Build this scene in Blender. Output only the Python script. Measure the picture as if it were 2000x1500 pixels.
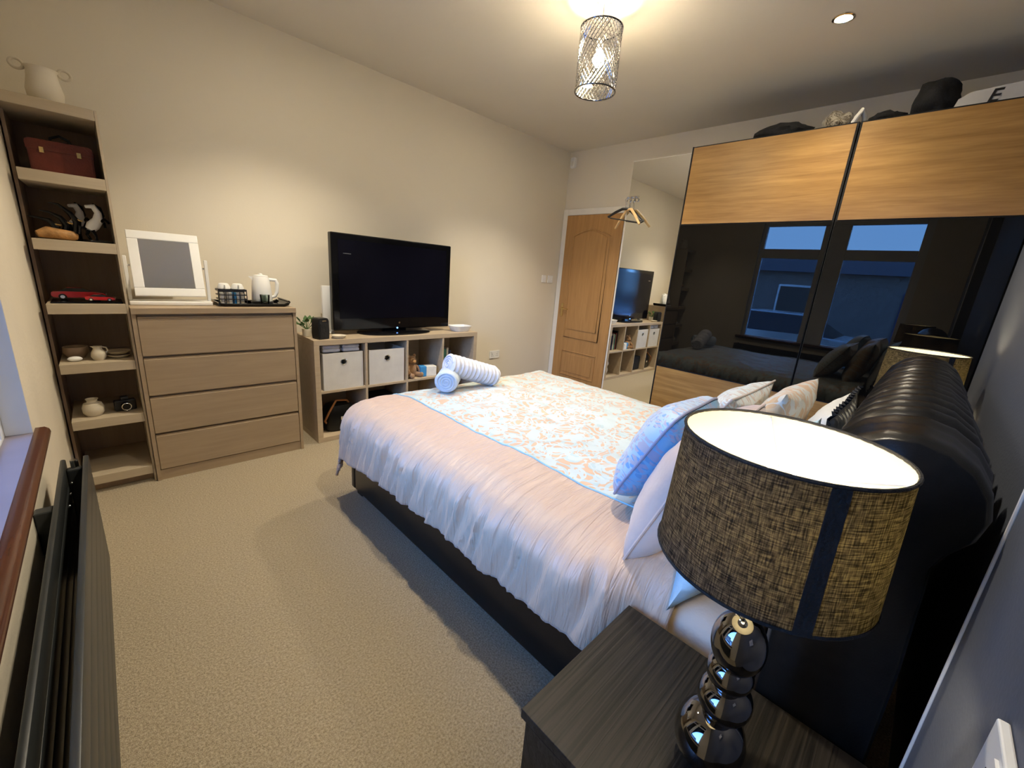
import bpy, bmesh, math, random
from mathutils import Vector, Matrix, noise
random.seed(7)
SC = bpy.context.scene
COL = SC.collection
for _o in list(bpy.data.objects): bpy.data.objects.remove(_o)
PI = math.pi

# ------------------------------------------------------------------ camera
CAM = (0.3052, 0.5126, 1.3247)
YAW, PITCH, ROLL, FPX = 0.7914, -0.2631, 0.0789, 799.2
fw = Vector((math.sin(YAW)*math.cos(PITCH), math.cos(YAW)*math.cos(PITCH), math.sin(PITCH)))
r0 = Vector((math.cos(YAW), -math.sin(YAW), 0)); u0 = r0.cross(fw)
rr = r0*math.cos(ROLL)+u0*math.sin(ROLL); uu = -r0*math.sin(ROLL)+u0*math.cos(ROLL)
cd = bpy.data.cameras.new('camera'); cam = bpy.data.objects.new('camera', cd); COL.objects.link(cam)
cd.sensor_width = 36.0; cd.lens = FPX/2000*36.0; cd.clip_start = 0.02; cd.clip_end = 200
M = Matrix((( rr.x, uu.x, -fw.x, CAM[0]), (rr.y, uu.y, -fw.y, CAM[1]), (rr.z, uu.z, -fw.z, CAM[2]), (0,0,0,1)))
cam.matrix_world = M
SC.camera = cam

# ------------------------------------------------------------------ dusk sky, window portal, exposure
W = bpy.data.worlds.new('dusk'); SC.world = W; W.use_nodes = True
nt = W.node_tree; nt.nodes.clear()
wo = nt.nodes.new('ShaderNodeOutputWorld'); wb = nt.nodes.new('ShaderNodeBackground')
tc = nt.nodes.new('ShaderNodeTexCoord'); sx = nt.nodes.new('ShaderNodeSeparateXYZ'); rp = nt.nodes.new('ShaderNodeValToRGB')
rp.color_ramp.elements[0].position = 0.0; rp.color_ramp.elements[0].color = (0.22, 0.50, 1.0, 1)
rp.color_ramp.elements[1].position = 0.8; rp.color_ramp.elements[1].color = (0.11, 0.34, 0.97, 1)
nt.links.new(tc.outputs['Generated'], sx.inputs[0]); nt.links.new(sx.outputs['Z'], rp.inputs[0])
nt.links.new(rp.outputs[0], wb.inputs[0]); wb.inputs[1].default_value = 19.0
nt.links.new(wb.outputs[0], wo.inputs[0])
pl = bpy.data.lights.new('window_portal', 'AREA'); pl.shape = 'RECTANGLE'; pl.size = 1.86; pl.size_y = 1.70
pl.cycles.is_portal = True
po = bpy.data.objects.new('window_portal', pl); COL.objects.link(po)
po.location = (-0.06, 1.66, 1.49); po.rotation_euler = (0, -PI/2, 0)
PENDANT_E, LAMP_E, SPOT_E = 780.0, 120.0, 400.0
vs = SC.view_settings
vs.view_transform = 'Standard'; vs.look = 'None'; vs.exposure = 0.0; vs.gamma = 1.0; vs.use_curve_mapping = False

# ------------------------------------------------------------------ material helpers
def _mat(name):
    m = bpy.data.materials.new(name); m.use_nodes = True
    n = m.node_tree; b = n.nodes['Principled BSDF']; return m, n, b
def _coords(n, scale=(1,1,1), kind='Object'):
    t = n.nodes.new('ShaderNodeTexCoord'); mp = n.nodes.new('ShaderNodeMapping'); mp.inputs['Scale'].default_value = scale
    n.links.new(t.outputs[kind], mp.inputs[0]); return mp.outputs[0]
def _noise(n, vec, scale, detail=4, dist=0.0):
    x = n.nodes.new('ShaderNodeTexNoise'); x.inputs['Scale'].default_value = scale; x.inputs['Detail'].default_value = detail
    x.inputs['Distortion'].default_value = dist; n.links.new(vec, x.inputs['Vector']); return x.outputs['Fac']
def _ramp(n, fac, stops):
    r = n.nodes.new('ShaderNodeValToRGB'); e = r.color_ramp.elements
    while len(e) < len(stops): e.new(0.5)
    for k, (p, c) in enumerate(stops):
        e[k].position = p; e[k].color = (c[0], c[1], c[2], 1)
    n.links.new(fac, r.inputs[0]); return r.outputs[0]
def _math(n, op, a, b=None):
    x = n.nodes.new('ShaderNodeMath'); x.operation = op
    for k, v in enumerate((a, b)):
        if v is None: continue
        if isinstance(v, (int, float)): x.inputs[k].default_value = v
        else: n.links.new(v, x.inputs[k])
    return x.outputs[0]
def _mix(n, fac, a, b):
    x = n.nodes.new('ShaderNodeMix'); x.data_type = 'RGBA'
    if isinstance(fac, (int, float)): x.inputs[0].default_value = fac
    else: n.links.new(fac, x.inputs[0])
    for k, v in ((6, a), (7, b)):
        if isinstance(v, tuple): x.inputs[k].default_value = (v[0], v[1], v[2], 1)
        else: n.links.new(v, x.inputs[k])
    return x.outputs[2]
def _bump(n, b, h, strength, dist=0.01):
    x = n.nodes.new('ShaderNodeBump'); x.inputs['Strength'].default_value = strength; x.inputs['Distance'].default_value = dist
    n.links.new(h, x.inputs['Height']); n.links.new(x.outputs[0], b.inputs['Normal'])
def pm(name, col, rough=0.5, var=0.08, scale=15, bump=0.0, bscale=None, metal=0.0, coat=0.0, sheen=0.0, ior=1.45, bdist=0.01):
    m, n, b = _mat(name); v = _coords(n); f = _noise(n, v, scale)
    lo = tuple(max(0, c*(1-var)) for c in col); hi = tuple(min(1, c*(1+var)) for c in col)
    n.links.new(_ramp(n, f, [(0.3, lo), (0.7, hi)]), b.inputs['Base Color'])
    b.inputs['Roughness'].default_value = rough; b.inputs['Metallic'].default_value = metal; b.inputs['IOR'].default_value = ior
    b.inputs['Coat Weight'].default_value = coat; b.inputs['Coat Roughness'].default_value = 0.05
    b.inputs['Sheen Weight'].default_value = sheen
    if bump: _bump(n, b, _noise(n, v, bscale or scale*6, 3), bump, bdist)
    return m
def wood(name, c1, c2, axis=0, rough=0.45, grain=1.0, bump=0.08):
    m, n, b = _mat(name); s = [14*grain]*3; s[axis] = 0.9*grain; v = _coords(n, tuple(s))
    f = _noise(n, v, 2.2, 6, 0.6); g = _noise(n, v, 9.0, 3, 0.2)
    h = _math(n, 'ADD', _math(n, 'MULTIPLY', f, 0.7), _math(n, 'MULTIPLY', g, 0.3))
    n.links.new(_ramp(n, h, [(0.32, c1), (0.68, c2)]), b.inputs['Base Color'])
    b.inputs['Roughness'].default_value = rough; _bump(n, b, h, bump, 0.003); return m
def emit(name, col, strength):
    m, n, b = _mat(name); b.inputs['Base Color'].default_value = (*col, 1)
    b.inputs['Emission Color'].default_value = (*col, 1); b.inputs['Emission Strength'].default_value = strength; return m

MT = {}
MT['wall'] = pm('cream_wall_paint', (0.74, 0.68, 0.56), 0.75, 0.025, 1.2, 0.05, 160)
MT['wallgrey'] = pm('grey_wall_paint', (0.10, 0.113, 0.15), 0.6, 0.05, 1.5, 0.08, 120)
MT['wallwin'] = pm('window_wall_paint', (0.72, 0.65, 0.52), 0.75, 0.04, 3, 0.15, 60)
MT['ceil'] = pm('ceiling_paint', (0.70, 0.66, 0.585), 0.85, 0.02, 1.5, 0.04, 120)
MT['white'] = pm('white_gloss_paint', (0.80, 0.77, 0.70), 0.35, 0.03, 8)
MT['plastic'] = pm('white_plastic', (0.82, 0.82, 0.80), 0.35, 0.02, 8)
MT['upvc'] = pm('window_frame_white', (0.72, 0.74, 0.76), 0.4, 0.02, 8)
MT['black'] = pm('black_plastic', (0.012, 0.012, 0.014), 0.35, 0.1, 20)
MT['blackgloss'] = pm('gloss_black', (0.004, 0.004, 0.005), 0.06, 0.1, 20, ior=1.36)
MT['dark'] = pm('dark_fabric', (0.012, 0.012, 0.013), 0.85, 0.3, 30, 0.4, 150)
MT['oakdoor'] = wood('oak_door', (0.36, 0.185, 0.062), (0.47, 0.26, 0.095), 2, 0.45)
MT['paleoak'] = wood('pale_wood', (0.55, 0.36, 0.16), (0.70, 0.48, 0.24), 0, 0.4)
MT['oakward'] = wood('golden_oak', (0.25, 0.122, 0.027), (0.45, 0.255, 0.072), 1, 0.42, 0.8)
MT['oakchest'] = wood('tan_oak_veneer', (0.32, 0.235, 0.15), (0.39, 0.295, 0.19), 0, 0.5)
MT['oakcube'] = wood('pale_oak_veneer', (0.42, 0.33, 0.22), (0.50, 0.40, 0.28), 0, 0.5)
MT['shelf'] = wood('beige_shelf_board', (0.44, 0.36, 0.255), (0.50, 0.42, 0.30), 0, 0.5)
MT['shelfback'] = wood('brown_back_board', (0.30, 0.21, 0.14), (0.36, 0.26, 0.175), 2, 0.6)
MT['sillwood'] = wood('mahogany_sill', (0.055, 0.018, 0.010), (0.10, 0.034, 0.017), 1, 0.22)
MT['anth'] = pm('anthracite_enamel', (0.028, 0.031, 0.032), 0.38, 0.06, 30)
MT['chrome'] = pm('chrome', (0.75, 0.74, 0.72), 0.12, 0.02, 20, metal=1.0)
MT['brass'] = pm('brass', (0.65, 0.48, 0.22), 0.2, 0.02, 20, metal=1.0)
MT['blackchrome'] = pm('black_chrome', (0.20, 0.20, 0.21), 0.05, 0.03, 20, metal=1.0)
MT['mirror'] = pm('mirror_silver', (0.88, 0.89, 0.87), 0.0, 0.0, 5, metal=1.0)
MT['leather'] = pm('black_leather', (0.006, 0.006, 0.006), 0.30, 0.2, 60, 0.12, 260, bdist=0.002, ior=1.38)
MT['cardwhite'] = pm('off_white_card', (0.62, 0.60, 0.56), 0.7, 0.05, 12, 0.1, 200)
MT['ceramic'] = pm('cream_ceramic', (0.62, 0.56, 0.44), 0.35, 0.06, 25)
MT['tan'] = pm('tan_driftwood', (0.42, 0.22, 0.075), 0.6, 0.3, 40, 0.3, 90)
MT['teddy'] = pm('brown_plush', (0.34, 0.19, 0.09), 0.95, 0.2, 40, 0.6, 200, sheen=0.4)
MT['redleather'] = pm('oxblood_leather', (0.13, 0.022, 0.012), 0.4, 0.25, 12, 0.2, 120)
MT['carred'] = pm('red_car_paint', (0.55, 0.012, 0.018), 0.2, 0.05, 8, coat=0.6)
MT['leaf'] = pm('green_leaf', (0.05, 0.12, 0.03), 0.5, 0.3, 40)
MT['brownstrap'] = pm('brown_strap', (0.28, 0.11, 0.03), 0.5, 0.2, 30)
MT['bluecard'] = pm('blue_card', (0.05, 0.28, 0.62), 0.5, 0.06, 20)
MT['sheet'] = pm('cream_cotton_sheet', (0.60, 0.49, 0.38), 0.8, 0.04, 9, 0.3, 40)
MT['peach'] = pm('peach_satin', (0.60, 0.46, 0.38), 0.38, 0.05, 7, 0.25, 22, sheen=0.3)
MT['lightblue'] = pm('pale_blue_cotton', (0.42, 0.60, 0.68), 0.7, 0.06, 9, 0.3, 40, sheen=0.2)
MT['offwhite'] = pm('off_white_cotton', (0.66, 0.66, 0.62), 0.75, 0.05, 9, 0.3, 60)
MT['towelblue'] = pm('pale_blue_towel', (0.60, 0.70, 0.82), 0.95, 0.06, 40, 0.8, 320, sheen=0.4)
MT['towelwhite'] = pm('white_towel', (0.78, 0.78, 0.84), 0.95, 0.05, 40, 0.8, 320, sheen=0.4)
MT['brick'] = pm('render_wall', (0.20, 0.17, 0.15), 0.9, 0.15, 6)
MT['slate'] = pm('slate_roof', (0.05, 0.05, 0.06), 0.8, 0.2, 6)
MT['tarmac'] = pm('tarmac', (0.10, 0.10, 0.11), 0.85, 0.15, 3)
MT['carsilver'] = pm('silver_car_paint', (0.45, 0.46, 0.48), 0.25, 0.03, 4, metal=0.6, coat=0.5)
MT['carblue'] = pm('blue_car_paint', (0.05, 0.08, 0.20), 0.25, 0.03, 4, coat=0.6)
MT['carglass'] = pm('car_glass', (0.01, 0.012, 0.015), 0.05, 0.02, 4)
MT['sachet'] = pm('white_paper', (0.78, 0.76, 0.70), 0.6, 0.06, 30)
MT['teal'] = pm('teal_card', (0.05, 0.22, 0.20), 0.5, 0.1, 20)
MT['maroon'] = pm('maroon_card', (0.18, 0.03, 0.03), 0.5, 0.1, 20)
MT['navy'] = pm('navy_card', (0.03, 0.04, 0.10), 0.5, 0.1, 20)

def carpet():
    m, n, b = _mat('beige_carpet'); v = _coords(n)
    a = _noise(n, v, 150, 3); c = _noise(n, v, 2.0, 3); d = _noise(n, v, 420, 2)
    h = _math(n, 'ADD', _math(n, 'MULTIPLY', a, 0.6), _math(n, 'MULTIPLY', d, 0.4))
    col = _ramp(n, h, [(0.36, (0.23, 0.178, 0.10)), (0.5, (0.39, 0.315, 0.20)), (0.66, (0.56, 0.47, 0.325))])
    col = _mix(n, _math(n, 'MULTIPLY', c, 0.25), col, (0.36, 0.30, 0.21))
    n.links.new(col, b.inputs['Base Color']); b.inputs['Roughness'].default_value = 0.95
    b.inputs['Sheen Weight'].default_value = 0.2; _bump(n, b, h, 0.9, 0.012); return m
MT['carpet'] = carpet()

def ashblack():
    m, n, b = _mat('black_brown_ash'); v = _coords(n, (1.2, 55, 20)); f = _noise(n, v, 2.5, 5, 0.8)
    n.links.new(_ramp(n, f, [(0.35, (0.006, 0.005, 0.004)), (0.7, (0.026, 0.021, 0.016))]), b.inputs['Base Color'])
    b.inputs['Roughness'].default_value = 0.42; b.inputs['IOR'].default_value = 1.33; _bump(n, b, f, 0.35, 0.003); return m
MT['ash'] = ashblack()

def glassblack():
    m, n, b = _mat('black_lacquered_glass'); v = _coords(n); f = _noise(n, v, 1.6, 2)
    n.links.new(_ramp(n, f, [(0.3, (0.003, 0.003, 0.003)), (0.7, (0.005, 0.005, 0.005))]), b.inputs['Base Color'])
    b.inputs['Roughness'].default_value = 0.0; b.inputs['IOR'].default_value = 1.42; _bump(n, b, f, 0.02, 0.01); return m
MT['glassblack'] = glassblack()

def tvscreen():
    m, n, b = _mat('tv_screen_glass'); v = _coords(n); f = _noise(n, v, 2, 2)
    n.links.new(_ramp(n, f, [(0.3, (0.003, 0.003, 0.006)), (0.7, (0.005, 0.005, 0.010))]), b.inputs['Base Color'])
    b.inputs['Roughness'].default_value = 0.12; b.inputs['IOR'].default_value = 1.22; return m
MT['screen'] = tvscreen()

def clearglass(name='window_glass', tint=(0.92, 0.96, 1.0)):
    m = bpy.data.materials.new(name); m.use_nodes = True; n = m.node_tree; n.nodes.clear()
    o = n.nodes.new('ShaderNodeOutputMaterial'); t = n.nodes.new('ShaderNodeBsdfTransparent'); g = n.nodes.new('ShaderNodeBsdfGlossy')
    t.inputs[0].default_value = (*tint, 1); g.inputs['Roughness'].default_value = 0.02
    f = n.nodes.new('ShaderNodeFresnel'); f.inputs[0].default_value = 1.45; mx = n.nodes.new('ShaderNodeMixShader')
    n.links.new(f.outputs[0], mx.inputs[0]); n.links.new(t.outputs[0], mx.inputs[1]); n.links.new(g.outputs[0], mx.inputs[2])
    n.links.new(mx.outputs[0], o.inputs[0]); return m
MT['glass'] = clearglass(); MT['tumbler'] = clearglass('tumbler_glass', (0.8, 0.85, 0.82))

def translucent(name, dcol, tcol, fac, weave=False):
    m = bpy.data.materials.new(name); m.use_nodes = True; n = m.node_tree; n.nodes.clear()
    o = n.nodes.new('ShaderNodeOutputMaterial'); d = n.nodes.new('ShaderNodeBsdfDiffuse'); t = n.nodes.new('ShaderNodeBsdfTranslucent')
    d.inputs[0].default_value = (*dcol, 1); mx = n.nodes.new('ShaderNodeMixShader'); mx.inputs[0].default_value = fac
    if weave:
        uv = n.nodes.new('ShaderNodeUVMap')
        def thr(s):
            mp = n.nodes.new('ShaderNodeMapping'); mp.inputs['Scale'].default_value = s; n.links.new(uv.outputs[0], mp.inputs[0])
            return _noise(n, mp.outputs[0], 1.0, 2, 0.15)
        a = thr((520, 42, 1)); b = thr((42, 520, 1))
        h = _math(n, 'MULTIPLY', a, b)
        n.links.new(_ramp(n, h, [(0.15, (tcol[0]*0.12, tcol[1]*0.12, tcol[2]*0.12)), (0.27, tcol), (0.38, (min(1, tcol[0]*2.6), min(1, tcol[1]*2.6), min(1, tcol[2]*2.4)))]), t.inputs[0])
        n.links.new(_ramp(n, h, [(0.15, (dcol[0]*0.5,)*3), (0.36, (dcol[0]*2.2, dcol[0]*2.2, dcol[0]*2.1))]), d.inputs[0])
    else:
        t.inputs[0].default_value = (*tcol, 1)
    n.links.new(d.outputs[0], mx.inputs[1]); n.links.new(t.outputs[0], mx.inputs[2]); n.links.new(mx.outputs[0], o.inputs[0]); return m
MT['shade'] = translucent('charcoal_woven_linen', (0.035, 0.035, 0.036), (0.050, 0.043, 0.026), 0.5, True)
MT['lining'] = translucent('cream_shade_lining', (0.85, 0.80, 0.62), (0.85, 0.78, 0.55), 0.45)

def damask(name, base, scroll, third, sc=1.0, border=None, bx=0.0):
    # scrolling floral print on UV metres; border = plain colour where u < bx
    m, n, b = _mat(name); uv = n.nodes.new('ShaderNodeUVMap')
    mp = n.nodes.new('ShaderNodeMapping'); mp.inputs['Scale'].default_value = (sc, sc, sc); n.links.new(uv.outputs[0], mp.inputs[0])
    f1 = _noise(n, mp.outputs[0], 9, 2, 2.2); f2 = _noise(n, mp.outputs[0], 15, 2, 1.2)
    vo = n.nodes.new('ShaderNodeTexVoronoi'); vo.inputs['Scale'].default_value = 8.5; vo.inputs['Randomness'].default_value = 0.8
    n.links.new(mp.outputs[0], vo.inputs['Vector'])
    l1 = _math(n, 'LESS_THAN', _math(n, 'ABSOLUTE', _math(n, 'SUBTRACT', f1, 0.5)), 0.042)
    petal = _math(n, 'LESS_THAN', _math(n, 'ABSOLUTE', _math(n, 'SUBTRACT', _math(n, 'FRACT', _math(n, 'MULTIPLY', vo.outputs['Distance'], 6.0)), 0.5)), 0.17)
    blot = _math(n, 'GREATER_THAN', f2, 0.545)
    c = _mix(n, petal, scroll, third); c = _mix(n, blot, c, base); c = _mix(n, l1, c, base)
    if border:
        s = n.nodes.new('ShaderNodeSeparateXYZ'); n.links.new(uv.outputs[0], s.inputs[0])
        k = _math(n, 'LESS_THAN', s.outputs[0], bx); c = _mix(n, k, c, border)
    n.links.new(c, b.inputs['Base Color']); b.inputs['Roughness'].default_value = 0.45; b.inputs['Sheen Weight'].default_value = 0.25
    if border:
        m2 = n.nodes.new('ShaderNodeMapping'); m2.inputs['Scale'].default_value = (3.5, 38, 1); n.links.new(uv.outputs[0], m2.inputs[0])
        wr = _math(n, 'ABSOLUTE', _math(n, 'SUBTRACT', _noise(n, m2.outputs[0], 1.0, 4, 0.8), 0.5))
        hgt = _math(n, 'MULTIPLY', _math(n, 'MULTIPLY', wr, k), 1.0)
        _bump(n, b, _math(n, 'ADD', hgt, _math(n, 'MULTIPLY', _noise(n, mp.outputs[0], 14, 4, 0.4), 0.25)), 0.55, 0.03)
    else: _bump(n, b, _noise(n, mp.outputs[0], 40, 3), 0.15, 0.01)
    return m
MT['duvet'] = damask('peach_satin_with_scroll_print', (0.47, 0.55, 0.55), (0.56, 0.36, 0.22), (0.38, 0.50, 0.52), 0.80, (0.53, 0.365, 0.25), 1.44)
MT['cushblue'] = damask('blue_scroll_print', (0.46, 0.58, 0.70), (0.50, 0.44, 0.46), (0.20, 0.38, 0.60), 2.0)
MT['cushback'] = damask('mid_blue_scroll_print', (0.14, 0.33, 0.52), (0.26, 0.28, 0.40), (0.10, 0.26, 0.45), 2.0)
MT['cushpale'] = damask('pale_scroll_print', (0.62, 0.68, 0.68), (0.52, 0.44, 0.38), (0.52, 0.62, 0.66), 1.3)
MT['cushtan'] = damask('tan_and_white_print', (0.62, 0.62, 0.56), (0.60, 0.40, 0.22), (0.62, 0.46, 0.28), 0.9)
MT['fabprint'] = damask('cream_brown_print', (0.42, 0.38, 0.30), (0.10, 0.08, 0.05), (0.22, 0.18, 0.12), 2.0)

# ------------------------------------------------------------------ mesh helpers
def box(bm, x0, x1, y0, y1, z0, z1, bev=0.0, seg=2):
    vs_ = [bm.verts.new(p) for p in ((x0,y0,z0),(x1,y0,z0),(x1,y1,z0),(x0,y1,z0),(x0,y0,z1),(x1,y0,z1),(x1,y1,z1),(x0,y1,z1))]
    fs = [bm.faces.new([vs_[i] for i in q]) for q in ((0,3,2,1),(4,5,6,7),(0,1,5,4),(1,2,6,5),(2,3,7,6),(3,0,4,7))]
    if bev > 0:
        es = list({e for f in fs for e in f.edges})
        bmesh.ops.bevel(bm, geom=es, offset=bev, segments=seg, affect='EDGES', profile=0.5)
    return bm
def ring(bm, pts): return [bm.verts.new(p) for p in pts]
def skin(bm, rings, closed=True, cap0=False, cap1=False):
    for a, b in zip(rings[:-1], rings[1:]):
        n = len(a)
        for i in range(n if closed else n-1):
            j = (i+1) % n; bm.faces.new((a[i], a[j], b[j], b[i]))
    if cap0: bm.faces.new(list(reversed(rings[0])))
    if cap1: bm.faces.new(rings[-1])
def lathe(bm, prof, n=24, c=(0,0,0), cap0=True, cap1=True):
    R = [ring(bm, [(c[0]+max(r,1e-4)*math.cos(2*PI*k/n), c[1]+max(r,1e-4)*math.sin(2*PI*k/n), c[2]+z) for k in range(n)]) for r, z in prof]
    skin(bm, R, True, cap0, cap1); return bm
def tube(bm, pts, r, n=8, closed=False):
    P_ = [Vector(p) for p in pts]; m = len(P_); R = []; prev = None
    for i in range(m):
        if closed: t = P_[(i+1) % m]-P_[i-1]
        else: t = P_[min(i+1, m-1)]-P_[max(i-1, 0)]
        t.normalize()
        if prev is None:
            a = Vector((0,0,1)) if abs(t.z) < 0.9 else Vector((1,0,0)); nrm = t.cross(a).normalized()
        else:
            nrm = (prev-t*prev.dot(t)).normalized()
        prev = nrm; bn = t.cross(nrm); q = r[i] if isinstance(r, (list, tuple)) else r
        R.append(ring(bm, [P_[i]+(nrm*math.cos(2*PI*k/n)+bn*math.sin(2*PI*k/n))*q for k in range(n)]))
    if closed: R.append(R[0]); skin(bm, R)
    else: skin(bm, R, True, True, True)
    return bm
def ball(bm, c, r, n=16, m=10, rot=None):
    r = r if isinstance(r, (list, tuple)) else (r, r, r); R = []
    for i in range(m+1):
        a = -PI/2+PI*i/m; row = []
        for k in range(n):
            p = Vector((math.cos(a)*math.cos(2*PI*k/n)*r[0] if 0 < i < m else 1e-4*math.cos(2*PI*k/n),
                        math.cos(a)*math.sin(2*PI*k/n)*r[1] if 0 < i < m else 1e-4*math.sin(2*PI*k/n), math.sin(a)*r[2]))
            if rot: p = rot @ p
            row.append(p+Vector(c))
        R.append(ring(bm, row))
    skin(bm, R, True, True, True); return bm
def prism(bm, poly, y0, y1, bev=0.0, axis='y'):
    # polygon in (x,z) extruded along y (or (y,z) along x)
    f3 = (lambda p, d: (p[0], d, p[1])) if axis == 'y' else (lambda p, d: (d, p[0], p[1]))
    a = ring(bm, [f3(p, y0) for p in poly]); b = ring(bm, [f3(p, y1) for p in poly])
    skin(bm, [a, b], True, True, True)
    if bev:
        es = [e for e in bm.edges if e.verts[0] in a or e.verts[0] in b]
        bmesh.ops.bevel(bm, geom=es, offset=bev, segments=2, affect='EDGES')
    return bm
def ob(name, bm, mat, parent=None, smooth=False, loc=None, M_=None, ang=40):
    bmesh.ops.recalc_face_normals(bm, faces=bm.faces)
    me = bpy.data.meshes.new(name); bm.to_mesh(me); bm.free()
    o = bpy.data.objects.new(name, me); COL.objects.link(o); me.materials.append(MT[mat] if isinstance(mat, str) else mat)
    if smooth:
        me.polygons.foreach_set('use_smooth', [True]*len(me.polygons)); me.set_sharp_from_angle(angle=math.radians(ang))
    if parent: o.parent = parent
    if loc: o.location = loc
    if M_ is not None: o.matrix_world = M_
    return o
def B(*a, **k): return box(bmesh.new(), *a, **k)
def L(*a, **k): return lathe(bmesh.new(), *a, **k)
def T(*a, **k): return tube(bmesh.new(), *a, **k)
def tag(o, label, cat, group=None):
    o['label'] = label; o['category'] = cat
    if group: o['group'] = group
    return o
def thing(name, label, cat, loc=(0,0,0), rz=0.0, group=None):
    o = bpy.data.objects.new(name, None); COL.objects.link(o); o.empty_display_size = 0.1
    o.location = loc; o.rotation_euler = (0, 0, rz); return tag(o, label, cat, group)
def struct(name, bm=None, mat=None, loc=(0,0,0), label=None):
    o = ob(name, bm, mat, loc=loc) if bm else bpy.data.objects.new(name, None)
    if not bm: COL.objects.link(o); o.location = loc
    o['kind'] = 'structure'
    if label: o['label'] = label
    return o
def copy_tree(o, parent=None):
    c = o.copy(); COL.objects.link(c); c.parent = parent
    for ch in [x for x in COL.objects if x.parent == o]: copy_tree(ch, c)
    return c
def fb(p, o=3): return noise.fractal(Vector(p), 1.0, 2.0, o)

# ------------------------------------------------------------------ room shell
X0, X1, Y1, H = 0.075, 4.39, 3.89, 2.72
struct('floor', B(X0-0.3, X1+0.15, -0.05, Y1+0.15, -0.12, 0.0), 'carpet', label='beige flecked carpet')
struct('ceiling', B(X0-0.3, X1+0.15, -0.05, Y1+0.15, H, H+0.12), 'ceil')
struct('wall_back', B(X0-0.3, X1+0.15, Y1, Y1+0.15, 0, H), 'wall')
struct('wall_right', B(X1, X1+0.15, -0.05, Y1, 0, H), 'wall')
bm = B(X0-0.3, 1.22, 0.0, 0.36, 0, H); box(bm, 1.22, 3.62, 0.0, 0.29, 0, H); box(bm, 3.62, X1, -0.05, 0.075, 0, H)
struct('wall_front', bm, 'wallgrey')
WY0, WY1, WZ0, WZ1 = 0.75, 2.55, 0.64, 2.34
bm = B(X0-0.3, X0, 0.36, WY0, 0, H); box(bm, X0-0.3, X0, WY1, Y1, 0, H); box(bm, X0-0.3, X0, WY0, WY1, 0, WZ0); box(bm, X0-0.3, X0, WY0, WY1, WZ1, H)
struct('wall_left', bm, 'wallwin')
struct('trim_2', T([(1.221, 0.361, 0.0), (1.221, 0.361, H)], 0.003, 8), 'white')
struct('baseboard_back', B(2.80, X1-0.005, Y1-0.016, Y1, 0, 0.10, bev=0.004), 'white')
struct('baseboard_right', B(X1-0.016, X1, 2.82, 3.02, 0, 0.10, bev=0.004), 'white')

# window: two lights with top transoms, white frame, mahogany sill
w1 = struct('window_1', loc=(0.0, (WY0+WY1)/2, WZ0))
cy_, cz_ = (WY0+WY1)/2, WZ0
def wb_(y0, y1, z0, z1, x0=-0.05, x1=0.014): return B(x0, x1, y0-cy_, y1-cy_, z0-cz_, z1-cz_, bev=0.006)
for (n_, a) in (('frame_side', (WY0, 0.83, WZ0, WZ1)), ('frame_side', (2.50, WY1, WZ0, WZ1)), ('frame_head', (0.83, 2.50, 2.26, WZ1)), ('frame_bottom', (0.83, 2.50, WZ0, 0.69)),
                ('mullion', (1.53, 1.81, 0.69, 2.26)), ('transom_bar', (0.83, 1.53, 1.825, 1.955)), ('transom_bar', (1.81, 2.50, 1.825, 1.955))):
    ob(n_, wb_(*a), 'upvc', w1)
for a in ((0.83, 1.53, 0.69, 1.825), (1.81, 2.50, 0.69, 1.825), (0.83, 1.53, 1.955, 2.26), (1.81, 2.50, 1.955, 2.26)):
    ob('pane', B(0.003, 0.008, a[0]-cy_, a[1]-cy_, a[2]-cz_, a[3]-cz_), 'glass', w1)
MT['sillgrey'] = pm('mauve_grey_sill', (0.22, 0.19, 0.22), 0.35, 0.1, 6)
bm = B(0.0145, 0.0755, WY0-cy_, WY1-cy_, 0.0, 0.04); sl = ob('window_sill', bm, 'sillgrey', w1)
bm = bmesh.new()
prism(bm, [(0.076, 0.0), (0.098, 0.0), (0.108, 0.008), (0.111, 0.02), (0.108, 0.032), (0.098, 0.04), (0.076, 0.04)], WY0-0.03-cy_, 2.60-cy_)
ob('sill_nosing', bm, 'sillwood', w1, smooth=True)
ob('reveal_board', B(0.0145, 0.0745, WY1-0.004-cy_, WY1-cy_, 0.0405, WZ1-WZ0), 'upvc', w1)
ob('reveal_board', B(0.0145, 0.0745, WY0-cy_, WY0+0.004-cy_, 0.0405, WZ1-WZ0), 'upvc', w1)

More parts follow.
